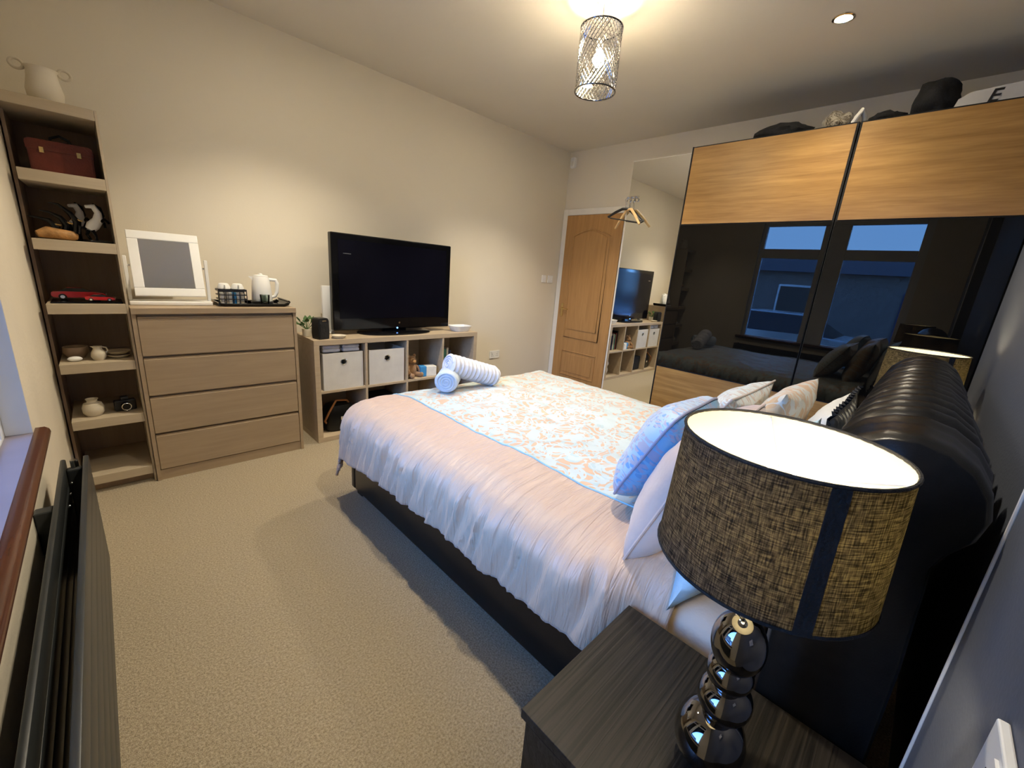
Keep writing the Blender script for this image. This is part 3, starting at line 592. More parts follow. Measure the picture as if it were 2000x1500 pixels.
bm = bmesh.new(); tube(bm, [(-0.025, 0, 0.05), (-0.01, 0, 0.07), (0.01, 0, 0.095), (0.014, 0, 0.125), (0.0, 0, 0.15), (-0.025, 0, 0.145)], [0.016, 0.022, 0.018, 0.012, 0.011, 0.006], 12); ob('body', bm, 'plastic', hf, smooth=True)
for (pp) in (((-0.025, 0.01, 0.05), (-0.03, 0.012, 0.03), (-0.02, 0.012, 0.01)), ((-0.02, -0.01, 0.05), (-0.012, -0.012, 0.03), (-0.01, -0.012, 0.01)), ((0.012, 0.01, 0.09), (0.035, 0.012, 0.085), (0.036, 0.012, 0.065)), ((0.012, -0.01, 0.09), (0.03, -0.012, 0.10), (0.042, -0.012, 0.085))):
    ob('leg', T(pp, [0.009, 0.006, 0.005], 8), 'blackgloss', hf, smooth=True)
ob('mane', T([(0.0, 0, 0.16), (0.02, 0, 0.145), (0.028, 0, 0.115), (0.024, 0, 0.095)], [0.004, 0.009, 0.008, 0.003], 8), 'blackgloss', hf, smooth=True)
ob('tail', T([(-0.035, 0, 0.055), (-0.055, 0, 0.06), (-0.06, 0, 0.03)], [0.006, 0.008, 0.003], 8), 'blackgloss', hf, smooth=True)

h2 = copy_tree(hf); h2.location = (0.262, 3.655, SZ[1]); h2.rotation_euler = (0, 0, 0.7); h2['label'] = 'second horse figurine, behind the foremost one, beside the driftwood birds'
hf['label'] = 'black and white rearing horse figurine at the front of its shelf'
# cars (toy on the shelf, full size outside): length along x
def make_car(label, group, loc, rz, s, mats, name='toy_car', cat='toy car'):
    t = thing(name, label, cat, loc, rz, group); paint, gls, wh = mats
    def sc(ps): return [(a*s, b*s) for a, b in ps]
    bm = bmesh.new()
    prism(bm, sc([(-2.1, 0.30), (-1.75, 0.22), (1.75, 0.22), (2.15, 0.30), (2.15, 0.55), (1.95, 0.72), (1.0, 0.86), (-1.2, 0.90), (-2.05, 0.85), (-2.15, 0.6)]), -0.86*s, 0.86*s, bev=0.07*s); ob('body', bm, paint, t, smooth=True)
    bm = bmesh.new(); lo = sc([(-1.5, 0.88), (1.05, 0.85)]); 
    a = ring(bm, [(-1.55*s, -0.78*s, 0.88*s), (1.05*s, -0.78*s, 0.84*s), (1.05*s, 0.78*s, 0.84*s), (-1.55*s, 0.78*s, 0.88*s)]); b = ring(bm, [(-0.95*s, -0.6*s, 1.27*s), (0.25*s, -0.6*s, 1.27*s), (0.25*s, 0.6*s, 1.27*s), (-0.95*s, 0.6*s, 1.27*s)])
    skin(bm, [a, b], True, True, True); cab = ob('cabin', bm, gls, t)
    bm = B(-0.93*s, 0.22*s, -0.58*s, 0.58*s, 1.255*s, 1.30*s, bev=0.02*s)
    ob('roof', bm, paint, cab)
    for x in (-1.3, 1.3):
        for y in (-0.8, 0.8):
            bm = L([(0, -0.09*s), (0.30*s, -0.09*s), (0.32*s, -0.06*s), (0.32*s, 0.06*s), (0.30*s, 0.09*s), (0, 0.09*s)], 20); w = ob('wheel', bm, 'black', t, smooth=True); w.location = (x*s, y*s, 0.32*s); w.rotation_euler = (PI/2, 0, 0)
            bm = L([(0, -0.1*s), (0.18*s, -0.1*s), (0.18*s, 0.1*s), (0, 0.1*s)], 12); ob('hub', bm, wh, w)
    for y in (-0.6, 0.6): ob('headlight', ball(bmesh.new(), (2.1*s, y*s, 0.58*s), (0.08*s, 0.17*s, 0.09*s), 10, 6), wh, t, smooth=True)
    return t
pd = tag(ob('display_plate', B(-0.125, 0.13, -0.09, 0.09, 0, 0.008, bev=0.002), 'blackgloss', loc=(0.245, 3.56, SZ[2])), 'black display plate under the red model cars', 'plate')
make_car('larger red model sports car on the shelf level with the chest top', 'red model cars', (0.22, 3.605, SZ[2]+0.009), 0.0, 0.046, ('carred', 'carglass', 'chrome'))
make_car('smaller red model car in front of the larger red one', 'red model cars', (0.295, 3.515, SZ[2]+0.009), -0.1, 0.026, ('carred', 'carglass', 'chrome'))
# fourth shelf
tag(ob('dark_bowl', L([(0, 0), (0.03, 0), (0.05, 0.03), (0.048, 0.06), (0.043, 0.06), (0.042, 0.035), (0.0, 0.01)], 24), 'shelfback', smooth=True, loc=(0.165, 3.62, SZ[3])), 'dark brown bowl on the shelf beside the cream jug', 'bowl')
tag(ob('shell', ball(bmesh.new(), (0, 0, 0.013), (0.028, 0.018, 0.013)), 'plastic', smooth=True, loc=(0.160, 3.52, SZ[3])), 'small white shell in front of the dark bowl', 'shell')
jg = thing('cream_jug', 'small cream jug with handle in the middle of a tower shelf', 'jug', (0.248, 3.53, SZ[3]), 0.3)
ob('body', L([(0, 0), (0.022, 0), (0.030, 0.018), (0.028, 0.04), (0.017, 0.058), (0.019, 0.072), (0.016, 0.072), (0.013, 0.056), (0, 0.05)], 24), 'ceramic', jg, smooth=True)
ob('handle', T([(0.016, 0, 0.066), (0.034, 0, 0.062), (0.038, 0, 0.045), (0.027, 0, 0.03)], 0.004, 8), 'ceramic', jg, smooth=True)
bm = bmesh.new(); prism(bm, [(-0.015, 0.062), (-0.028, 0.074), (-0.014, 0.0725)], -0.006, 0.006); ob('spout', bm, 'ceramic', jg)
for k in range(2): tag(ob('stacked_plate', L([(0, 0), (0.03, 0), (0.048, 0.014), (0.05, 0.018), (0.046, 0.017), (0.028, 0.006), (0, 0.006)], 28), ('ceramic', 'shelf')[k], smooth=True, loc=(0.325, 3.565, SZ[3]+k*0.0195)), ('cream saucer beside the jug, lower of two', 'beige saucer beside the jug, upper of two')[k], 'saucer', 'saucers on the tower shelf')
# fifth shelf
tag(ob('cream_vase', L([(0, 0), (0.03, 0), (0.042, 0.018), (0.044, 0.045), (0.036, 0.068), (0.022, 0.074), (0.02, 0.084), (0.026, 0.092), (0.022, 0.092), (0.016, 0.08), (0.0, 0.07)], 28), 'ceramic', smooth=True, loc=(0.19, 3.53, SZ[4])), 'squat cream vase on the second lowest tower shelf', 'vase')
tc_ = thing('black_camera', 'black camera-like ornament beside the squat cream vase', 'camera', (0.315, 3.56, SZ[4]), 0.1)
ob('body', B(-0.045, 0.045, -0.02, 0.02, 0, 0.06, bev=0.006), 'black', tc_); ob('lens', T([(0, -0.02, 0.03), (0, -0.05, 0.03)], [0.021, 0.019], 16), 'blackgloss', tc_, smooth=True); ob('lens_ring', T([(0.0195*math.cos(2*PI*k/16), -0.05, 0.03+0.0195*math.sin(2*PI*k/16)) for k in range(16)], 0.002, 6, True), 'chrome', tc_, smooth=True)
ob('viewfinder', B(-0.016, 0.016, -0.016, 0.016, 0.0605, 0.078, bev=0.004), 'black', tc_)

# ------------------------------------------------------------------ radiator under the window
RX, RY0, RY1, RZ0, RZ1 = 0.19, 0.75, 2.57, 0.11, 0.56
ra = thing('radiator', 'long anthracite double panel radiator under the window', 'radiator', (0.075, 1.66, 0))
def rb(x0, x1, y0, y1, z0, z1, bev=0.0, seg=2): return B(x0-0.075, x1-0.075, y0-1.66, y1-1.66, z0, z1, bev=bev, seg=seg)
n = 6; ph = (RZ1-RZ0)/n
for k in range(n):
    z = RZ0+k*ph
    ob('front_panel', rb(RX-0.014, RX, RY0, RY1, z+0.002, z+ph-0.001, 0.0025), 'anth', ra, smooth=True)
    ob('rear_panel', rb(0.118, 0.132, RY0, RY1, z+0.002, z+ph-0.002, 0.005), 'anth', ra, smooth=True)
for y in (RY0+0.05, RY1-0.07): ob('header_tube', rb(0.1325, RX-0.0145, y, y+0.03, RZ0+0.01, RZ1-0.02, 0.006), 'anth', ra)
ob('wall_bracket', rb(0.076, 0.1175, 2.20, 2.24, 0.40, 0.54, 0.004), 'anth', ra); ob('wall_bracket', rb(0.076, 0.1175, 1.0, 1.04, 0.40, 0.54, 0.004), 'anth', ra)
bm = bmesh.new(); tube(bm, [(0.155-0.075, RY1-0.05-1.66, RZ1-0.02), (0.155-0.075, RY1-0.05-1.66, RZ1+0.008)], 0.011, 10); ob('bleed_valve', bm, 'chrome', ra, smooth=True)
for k in range(3): ob('rivet', ball(bmesh.new(), (0.145-0.075, RY1-0.13-0.09*k-1.66, RZ1-0.045), 0.004, 8, 6), 'chrome', ra, smooth=True)
for y in (RY1-0.055, RY0+0.05): ob('pipe', T([(0.155-0.075, y-1.66, RZ0+0.01), (0.155-0.075, y-1.66, 0.0)], 0.008, 10), 'chrome', ra, smooth=True)

# ------------------------------------------------------------------ bed
BX0, BX1, BY1 = 1.205, 2.735, 2.66
bd = thing('bed', 'black leather double bed with a rolled pleated headboard', 'bed', ((BX0+BX1)/2, 1.5, 0))
bc = ((BX0+BX1)/2, 1.5)
def bb(x0, x1, y0, y1, z0, z1, bev=0.0, seg=2): return B(x0-bc[0], x1-bc[0], y0-bc[1], y1-bc[1], z0, z1, bev=bev, seg=seg)
ob('side_rail', bb(BX0, BX0+0.05, 0.62, BY1-0.05, 0.05, 0.33, 0.012, 3), 'leather', bd, smooth=True)
ob('side_rail', bb(BX1-0.05, BX1, 0.62, BY1-0.05, 0.05, 0.33, 0.012, 3), 'leather', bd, smooth=True)
ob('foot_rail', bb(BX0, BX1, BY1-0.049, BY1, 0.05, 0.33, 0.012, 3), 'leather', bd, smooth=True)
ob('slat_deck', bb(BX0+0.051, BX1-0.051, 0.63, BY1-0.051, 0.24, 0.275), 'black', bd)
for x in (BX0+0.03, BX1-0.09):
    for y in (0.66, BY1-0.07): ob('leg', bb(x, x+0.06, y, y+0.06, 0, 0.05, 0.004), 'black', bd)
prof = [(0.60, 0.03), (0.60, 0.30), (0.60, 0.55), (0.605, 0.75), (0.603, 0.88), (0.598, 0.95)]
for k in range(15):
    a = math.radians(-8+k*17.2); prof.append((0.487+0.112*math.cos(a), 1.013+0.112*math.sin(a)))
prof += [(0.415, 0.88), (0.405, 0.7), (0.40, 0.4), (0.40, 0.03)]
# resample profile
P_ = [Vector((p[0], p[1])) for p in prof]; acc = [0]
for a, b in zip(P_[:-1], P_[1:]): acc.append(acc[-1]+(b-a).length)
def pat(t):
    s = t*acc[-1]
    for i in range(len(acc)-1):
        if s <= acc[i+1] or i == len(acc)-2: return P_[i].lerp(P_[i+1], min(1, (s-acc[i])/(acc[i+1]-acc[i])))
HX0, HX1 = 1.208, 2.785; NX, NP = 220, 56; bm = bmesh.new(); R = []
for i in range(NX+1):
    x = HX0+(HX1-HX0)*i/NX; row = []
    e = min((x-HX0), (HX1-x)); rnd_ = 1.0-0.10*max(0, 1-e/0.035)**2
    for j in range(NP+1):
        t = j/NP; p = pat(t); q0 = pat(max(0, t-0.01)); q1 = pat(min(1, t+0.01)); tg = (q1-q0).normalized(); nr = Vector((tg.y, -tg.x))
        top = max(0.0, min(1.0, (p.y-0.6)/0.3)); 
        inner = max(0.0, min(1.0, (x-1.30)/0.05))*max(0.0, min(1.0, (2.74-x)/0.03))
        ph_ = (x-1.30)/0.088+0.5*fb((x*1.1, t*2.5, 3), 2); rid = abs(math.sin(PI*ph_))
        d = top*inner*(-0.020*(1-rid**0.45)+0.006*rid)+0.005*top*fb((x*9, t*7, 1), 3)
        ctr = Vector((0.49, p.y if p.y < 0.9 else 1.0)); pp = ctr+(p-ctr)*rnd_+nr*d
        row.append((x-bc[0], pp.x-bc[1], pp.y))
    R.append(ring(bm, row))
skin(bm, R, True, True, True); ob('headboard', bm, 'leather', bd, smooth=True, ang=70)
ms = bb(1.262, 2.678, 0.64, 2.60, 0.28, 0.535, 0.06, 4); tag(ob('mattress', ms, 'sheet', smooth=True, loc=(bc[0], bc[1], 0)), 'mattress in a cream fitted sheet under the duvet', 'mattress')

# duvet : cloth coordinates (s across, t along) draped over the mattress
EX0, EX1, EY1, ZT = 1.275, 2.66, 2.54, 0.60
def cloth(s, t):
    hd_ = max(0.0, min(1.0, (1.02-t)/0.16)); hd_ = hd_*hd_*(3-2*hd_)
    ex0 = EX0+0.045*hd_
    dx = ex0-s if s < ex0 else (s-EX1 if s > EX1 else 0.0); sx = -1 if s < ex0 else 1
    dy = max(0.0, t-EY1); d = math.hypot(dx, dy)
    Rr = 0.135; th1 = 1.40
    if d < Rr*th1: out, dn = Rr*math.sin(d/Rr), Rr*(1-math.cos(d/Rr))
    else:
        e = d-Rr*th1; out, dn = Rr*math.sin(th1)+e*math.cos(th1), Rr*(1-math.cos(th1))+e*math.sin(th1)
    out *= 1-0.32*hd_*(1 if s < ex0 else 0)
    ux, uy = (dx/d*sx, dy/d) if d > 1e-6 else (0, 0)
    x = min(max(s, ex0), EX1)+ux*out; y = min(t, EY1)+uy*out
    cr = min(1, (s-ex0+0.06)/0.4, (EX1+0.06-s)/0.4, (EY1+0.06-t)/0.4); cr = max(0, cr)
    z = ZT-dn+0.03*math.sin(PI/2*cr)
    # wrinkles
    top = 0.010*fb((s*3.2, t*3.2, 0.3), 3)+0.004*fb((s*11, t*11, 2.0), 2)
    rp_ = min(1.0, d/0.16)*(1-0.55*max(0.0, min(1.0, (d-0.20)/0.16)))
    if dx > dy: q = t
    else: q = s
    w1_ = fb((q*7.0, d*0.9, 5.0 if dx > dy else 9.0), 3); w2_ = fb((q*19.0+0.8*math.sin(d*9), d*1.6, 7.0), 2)
    w3_ = fb((q*34.0+0.6*math.sin(d*13+q*5), d*2.2, 11.0), 2)
    fold = rp_*(0.020*w1_+0.015*(1-abs(w2_)*2.6)+0.008*(1-abs(w3_)*2.2))*(1-0.75*hd_)
    x += ux*fold; y += uy*fold; z += top*(1-0.6*rp_)
    if d < 1e-6 and hd_ > 0: z += 0.012*hd_
    return Vector((x, y, z))
S0, S1_, T0, T1_ = EX0-0.36, EX1+0.34, 0.80, EY1+0.36
NS, NT = 190, 230; bm = bmesh.new(); uvl = bm.loops.layers.uv.new('UVMap'); R = []; CC = {}
for j in range(NT+1):
    t = T0+(T1_-T0)*j/NT; row = []
    for i in range(NS+1):
        s = S0+(S1_-S0)*i/NS
        s_ = s
        if s < EX0:
            # the hanging length varies along the bed
            k = (EX0-s)/(EX0-S0); ln_ = 0.335+0.06*max(0, (t-1.9)/0.8)+0.012*fb((t*3, 0, 8), 2); s_ = EX0-k*ln_
        v = bm.verts.new(cloth(s_, t)-Vector((bc[0], bc[1], 0))); CC[v] = (s_, t); row.append(v)
    R.append(row)
skin(bm, R, False)
for f in bm.faces:
    for l in f.loops: l[uvl].uv = CC[l.vert]
dv = ob('duvet', bm, 'duvet', smooth=True, loc=(bc[0], bc[1], 0), ang=80)
sm = dv.modifiers.new('thick', 'SOLIDIFY'); sm.thickness = 0.014; sm.offset = -1
tag(dv, 'peach satin duvet with a pale blue scroll-patterned centre draped over the bed', 'duvet')
bm = T([cloth(1.44, 0.82+0.03*k)+Vector((0, 0, 0.002))-Vector((bc[0], bc[1], 0)) for k in range(62)], 0.0035, 6)
MT['piping'] = pm('pale_blue_piping', (0.30, 0.48, 0.52), 0.6, 0.05, 20); ob('piping', bm, 'piping', dv, smooth=True)

# pillows and cushions
def cushion(name, label, cat, c, w, h, th, tilt, mat, yaw=0.0, roll=0.0, seed=0, edge=None, backmat=None, group=None, pinch=0.10, rnd=0.0):
    n = 34; bm = bmesh.new(); uvl = bm.loops.layers.uv.new('UVMap'); G = {}; CC = {}
    for sgn in (1, -1):
        for i in range(n+1):
            for j in range(n+1):
                if sgn == -1 and (i in (0, n) or j in (0, n)): G[sgn, i, j] = G[1, i, j]; continue
                u, v = -1+2*i/n, -1+2*j/n
                px = u*w/2*(1-pinch*(1-v*v)*abs(u)**3*0.8); py = v*h/2*(1-pinch*(1-u*u)*abs(v)**3*0.8)
                px *= 1-rnd*abs(v)**4; py *= 1-rnd*abs(u)**4
                e = ((1-abs(u)**2.6)*(1-abs(v)**2.6)); z = sgn*th/2*max(0, e)**0.55
                z += sgn*(0.008*fb((px*6+seed, py*6, sgn), 3)+0.004*fb((px*16, py*16+seed, sgn), 2))*min(1, e*3)
                vtx = bm.verts.new((px, py, z)); CC[vtx] = (px+seed, py+seed); G[sgn, i, j] = vtx
    for sgn in (1, -1):
        for i in range(n):
            for j in range(n):
                q = [G[sgn, i, j], G[sgn, i+1, j], G[sgn, i+1, j+1], G[sgn, i, j+1]]
                if sgn < 0: q.reverse()
                f = bm.faces.new(q); f.material_index = 1 if (sgn < 0 and backmat) else 0
    for f in bm.faces:
        for l in f.loops: l[uvl].uv = CC[l.vert]
    v = Vector((0, -math.sin(tilt), math.cos(tilt))); nn = Vector((0, math.cos(tilt), math.sin(tilt))); xx = v.cross(nn)
    Mx = Matrix(((xx.x, v.x, nn.x, 0), (xx.y, v.y, nn.y, 0), (xx.z, v.z, nn.z, 0), (0, 0, 0, 1)))
    Mx = Matrix.Translation(c) @ Matrix.Rotation(yaw, 4, 'Z') @ Mx @ Matrix.Rotation(roll, 4, 'Z')
    bd_ = [G[1, i, 0].co.copy() for i in range(n)]+[G[1, n, j].co.copy() for j in range(n)]+[G[1, n-i, n].co.copy() for i in range(n)]+[G[1, 0, n-j].co.copy() for j in range(n)]
    o = ob(name, bm, mat, smooth=True, M_=Mx, ang=80)
    if backmat: o.data.materials.append(MT[backmat])
    tag(o, label, cat, group)
    if edge == 'piping':
        ob('piping', T(bd_[::2], 0.004, 6, True), backmat or mat, o, smooth=True)
    if edge == 'frill':
        bm = bmesh.new(); a = []; b = []
        for k, p in enumerate(bd_):
            d = p.normalized(); a.append(bm.verts.new(p)); b.append(bm.verts.new(p+d*0.028+Vector((0, 0, 0.010*math.sin(k*2.2)))))
        skin(bm, [a, b]); fo = ob('frill', bm, 'dark', o); m_ = fo.modifiers.new('t', 'SOLIDIFY'); m_.thickness = 0.002
    return o
G_ = 'pillows propped against the headboard'
cushion('pillow', 'pale blue pillow behind the others by the near table lamp', 'pillow', (1.545, 0.745, 0.75), 0.66, 0.44, 0.14, 0.28, 'lightblue', 0.0, 0.0, 1, group=G_)
cushion('pillow', 'plain peach satin pillow behind the blue cushion', 'pillow', (1.54, 0.895, 0.775), 0.64, 0.45, 0.20, 0.36, 'peach', 0.05, 0.0, 2, edge='piping', group=G_, rnd=0.08)
cushion('cushion', 'blue scroll-patterned square cushion on the near side of the bed', 'cushion', (1.56, 1.02, 0.825), 0.43, 0.38, 0.17, 0.46, 'cushblue', 0.05, 0.0, 3, edge='piping', backmat='cushback', group=G_, rnd=0.16)
cushion('pillow', 'off-white pillow with a dark frilled edge against the headboard', 'pillow', (2.20, 0.715, 0.765), 0.60, 0.42, 0.13, 0.25, 'offwhite', 0.0, 0.0, 4, edge='frill', group=G_)
cushion('cushion', 'tan and white printed cushion between two far pillows', 'cushion', (2.24, 0.875, 0.79), 0.52, 0.42, 0.15, 0.34, 'cushtan', -0.02, 0.0, 5, group=G_)
cushion('pillow', 'pale scroll-patterned pillow foremost on the wardrobe side', 'pillow', (2.21, 1.06, 0.775), 0.58, 0.38, 0.16, 0.55, 'cushpale', 0.0, 0.0, 6, edge='piping', group=G_)

# rolled towels
def towel_roll(label, c, length, rad, yaw, pitch, mat, ribs):
    t = thing('rolled_towel', label, 'towel', c, 0, 'rolled towels on the bed')
    t.rotation_euler = (0, pitch, yaw); bm = bmesh.new(); R = []; n = 40; m = 44
    for i in range(m+1):
        x = -length/2+length*i/m; e = min(i, m-i)/m*length; k = 1-0.10*max(0, 1-e/0.02)**2
        rb_ = 0.0060*math.sin(2*PI*x/0.030) if ribs else 0.0012*fb((x*30, 0, 0), 2)
        R.append(ring(bm, [(x, (rad*k+rb_)*math.cos(2*PI*j/n)*1.03, (rad*k+rb_)*math.sin(2*PI*j/n)*0.95+0.0) for j in range(n)]))
    skin(bm, R, True, True, True); ob('roll', bm, mat, t, smooth=True, ang=60)
    for s in (-1, 1):
        sp_ = [(s*(length/2+0.001), (0.006+0.80*rad*k/60)*math.cos(k*0.36), (0.006+0.80*rad*k/60)*math.sin(k*0.36)*0.95) for k in range(61)]
        ob('spiral_end', T(sp_, 0.0042, 6), mat, t, smooth=True)
    return t
towel_roll('pale blue rolled towel with its spiral end facing the camera on the bed', (1.735, 2.46, 0.695), 0.26, 0.066, 0.80, 0.0, 'towelblue', False)
towel_roll('ribbed white rolled towel leaning over the blue one', (1.885, 2.43, 0.725), 0.36, 0.066, -0.12, 0.30, 'towelwhite', True)

# ------------------------------------------------------------------ bedside tables and lamps
NZ = 0.50
ns = thing('bedside_table', 'black-brown ash bedside table with drawers in the foreground', 'bedside table', (0.995, 0.635, 0))
ob('top', B(-0.205, 0.205, -0.24, 0.26, NZ-0.022, NZ, bev=0.0015), 'ash', ns)
for s in (-1, 1): ob('side_panel', B(s*0.205-0.018*(s > 0), s*0.205+0.018*(s < 0), -0.24, 0.245, 0, NZ-0.022), 'ash', ns)
ob('back_panel', B(-0.187, 0.187, -0.24, -0.232, 0.03, NZ-0.022), 'ash', ns); ob('plinth', B(-0.187, 0.187, 0.215, 0.23, 0, 0.045), 'ash', ns)
for k in range(2):
    dr = ob('drawer', B(-0.186, 0.186, 0.232, 0.252, 0.05+k*0.212, 0.05+k*0.212+0.196, bev=0.002), 'ash', ns); ob('finger_lip', B(-0.184, 0.184, 0.232, 0.240, 0.05+k*0.212+0.197, 0.05+k*0.212+0.206), 'ash', dr)
MT['bulb'] = emit('warm_lamp_bulb', (1.0, 0.80, 0.48), LAMP_E)
def table_lamp(label, loc):
    t = thing('table_lamp', label, 'lamp', loc, 0, 'matching bedside lamps')
    for k, (z, h, r, ox, oy, tl) in enumerate(((0.058, 0.118, 0.060, 0.0, 0.0, 0.06), (0.142, 0.075, 0.045, 0.010, -0.006, -0.10), (0.200, 0.066, 0.038, 0.006, -0.004, 0.12), (0.268, 0.11, 0.043, 0.0, -0.006, -0.06))):
        rot = Matrix.Rotation(tl, 3, 'Y') @ Matrix.Rotation(tl*0.7, 3, 'X'); ob('pebble', ball(bmesh.new(), (ox, oy, z), (r*1.04, r*0.96, h/2), 32, 20, rot), 'blackchrome', t, smooth=True)
    ob('stem', T([(0, 0, 0.30), (0, 0, 0.47)], 0.008, 12), 'blackchrome', t, smooth=True); ob('bulb_holder', T([(0, 0, 0.455), (0, 0, 0.495)], 0.016, 14), 'black', t, smooth=True)
    ob('bulb', L([(0.012, 0.496), (0.018, 0.51), (0.028, 0.535), (0.026, 0.555), (0.014, 0.57), (0, 0.573)], 16), 'bulb', t, smooth=True)
    zb, zt, rb2, rt2 = 0.428, 0.624, 0.146, 0.138
    for nm, off, mt_ in (('shade', 0.0, 'shade'), ('shade_lining', -0.0015, 'lining')):
        bm = bmesh.new(); uvl = bm.loops.layers.uv.new('UVMap'); n = 64; R = []; U = {}
        for i in range(9):
            f = i/8; rr_ = rb2+(rt2-rb2)*f+off; row = []
            for k in range(n): row.append(bm.verts.new((rr_*math.cos(2*PI*k/n), rr_*math.sin(2*PI*k/n), zb+(zt-zb)*f)))
            R.append(row)
        skin(bm, R)
        for fi, f in enumerate(bm.faces):
            i, k = divmod(fi, n)
            for l, (dk, di) in zip(f.loops, ((0, 0), (1, 0), (1, 1), (0, 1))): l[uvl].uv = ((k+dk)/n*2*PI*rb2, (i+di)/8*(zt-zb))
        ob(nm, bm, mt_, t, smooth=True)
    for z, r_ in ((zb, rb2), (zt, rt2)): ob('rim', T([(r_*math.cos(2*PI*k/48), r_*math.sin(2*PI*k/48), z) for k in range(48)], 0.0025, 6, True), 'dark', t, smooth=True)
    a0 = math.radians(214); da = 0.075; bm = bmesh.new(); q = []
    for f in range(5):
        z = zb+(zt-zb)*f/4; r_ = rb2+(rt2-rb2)*f/4+0.0012; q.append(ring(bm, [(rr2*math.cos(a0+s*da), rr2*math.sin(a0+s*da), z) for rr2, s in ((r_, -1), (r_, 1), (r_-0.0008, 1), (r_-0.0008, -1))]))
    skin(bm, q, True, True, True); ob('seam_strip', bm, 'dark', t)
    bm = bmesh.new(); tube(bm, [(0.02*math.cos(2*PI*k/16), 0.02*math.sin(2*PI*k/16), zt-0.05) for k in range(16)], 0.0015, 6, True)
    for k in range(3): a = k*2*PI/3+0.4; tube(bm, [(0.02*math.cos(a), 0.02*math.sin(a), zt-0.05), (rt2*0.985*math.cos(a), rt2*0.985*math.sin(a), zt-0.006)], 0.0015, 5)
    ob('shade_carrier', bm, 'plastic', t)
    return t
lamp1 = table_lamp('black table lamp with pebble-stack chrome base in the foreground', (0.98, 0.615, NZ))
ns2 = copy_tree(ns); ns2.location = (3.0, 0.535, 0); ns2['label'] = 'black-brown bedside table beyond the bed by the wardrobe, mostly hidden'
lamp2 = copy_tree(lamp1); lamp2.location = (2.965, 0.495, NZ); lamp2['label'] = 'matching black table lamp beyond the headboard in front of the wardrobe'

# ------------------------------------------------------------------ ceiling lights
PX, PY = 2.345, 2.077
pn = thing('pendant_light', 'cylindrical crystal lattice pendant light hanging from the ceiling', 'ceiling light', (PX, PY, H))
ob('ceiling_rose', L([(0, 0), (0.04, 0), (0.04, -0.012), (0.03, -0.025), (0, -0.026)], 24), 'plastic', pn, smooth=True)
ob('cord', T([(0, 0, -0.024), (0, 0, -0.19)], 0.003, 8), 'chrome', pn, smooth=True)
zt, zb, pr = 2.590-H, 2.300-H, 0.107
for z in (zt, zb): ob('hoop', T([(pr*math.cos(2*PI*k/48), pr*math.sin(2*PI*k/48), z) for k in range(48)], 0.0042, 8, True), 'blackchrome', pn, smooth=True)
bm = bmesh.new()
for k in range(3): a = 2*PI*k/3; tube(bm, [(0, 0, zt+0.002), (pr*math.cos(a), pr*math.sin(a), zt)], 0.002, 5)
ob('spider', bm, 'chrome', pn)
bm = bmesh.new(); NH, turns, seg = 32, 0.30, 18
for fam in (1, -1):
    for k in range(NH):
        a0 = 2*PI*k/NH; tube(bm, [(pr*math.cos(a0+fam*turns*2*PI*i/seg), pr*math.sin(a0+fam*turns*2*PI*i/seg), zb+(zt-zb)*i/seg) for i in range(seg+1)], 0.0028, 5)
lt = ob('lattice', bm, 'chrome', pn); lt['kind'] = 'stuff'
ob('bulb_holder', T([(0, 0, -0.18), (0, 0, -0.225)], 0.017, 14), 'plastic', pn, smooth=True)
MT['pbulb'] = emit('warm_pendant_bulb', (1.0, 0.82, 0.55), PENDANT_E)
ob('bulb', L([(0.013, -0.226), (0.018, -0.238), (0.031, -0.268), (0.030, -0.286), (0.018, -0.30), (0, -0.304)], 18), 'pbulb', pn, smooth=True)
MT['spot'] = emit('downlight_lens', (1.0, 0.86, 0.62), SPOT_E)
def downlight(label, x, y, watts):
    dl = thing('downlight', label, 'ceiling light', (x, y, H), 0, 'recessed ceiling spotlights')
    ob('bezel', L([(0.036, -0.001), (0.038, -0.006), (0.050, -0.004), (0.051, 0.0), (0.036, 0.0)], 28, cap0=False, cap1=False), 'chrome', dl, smooth=True)
    ob('lens', L([(0, -0.0035), (0.034, -0.0035), (0.036, -0.0015), (0, -0.0012)], 20), 'spot', dl, smooth=True)
    sl_ = bpy.data.lights.new('downlight_beam', 'SPOT'); sl_.energy = watts; sl_.color = (1.0, 0.88, 0.68); sl_.shadow_soft_size = 0.024; sl_.spot_size = math.radians(112); sl_.spot_blend = 0.75
    so_ = bpy.data.objects.new('downlight_beam', sl_); COL.objects.link(so_); so_.parent = dl; so_.location = (0, 0, -0.035)
downlight('small recessed ceiling spotlight in front of the wardrobe', 3.215, 1.204, 40)
downlight('recessed ceiling spotlight above the window side of the bed', 1.34, 1.204, 92)
downlight('recessed ceiling spotlight above the carpet near the chest of drawers', 1.22, 2.90, 115)
downlight('recessed ceiling spotlight hidden behind the pendant, before the oak door', 3.10, 2.728, 125)

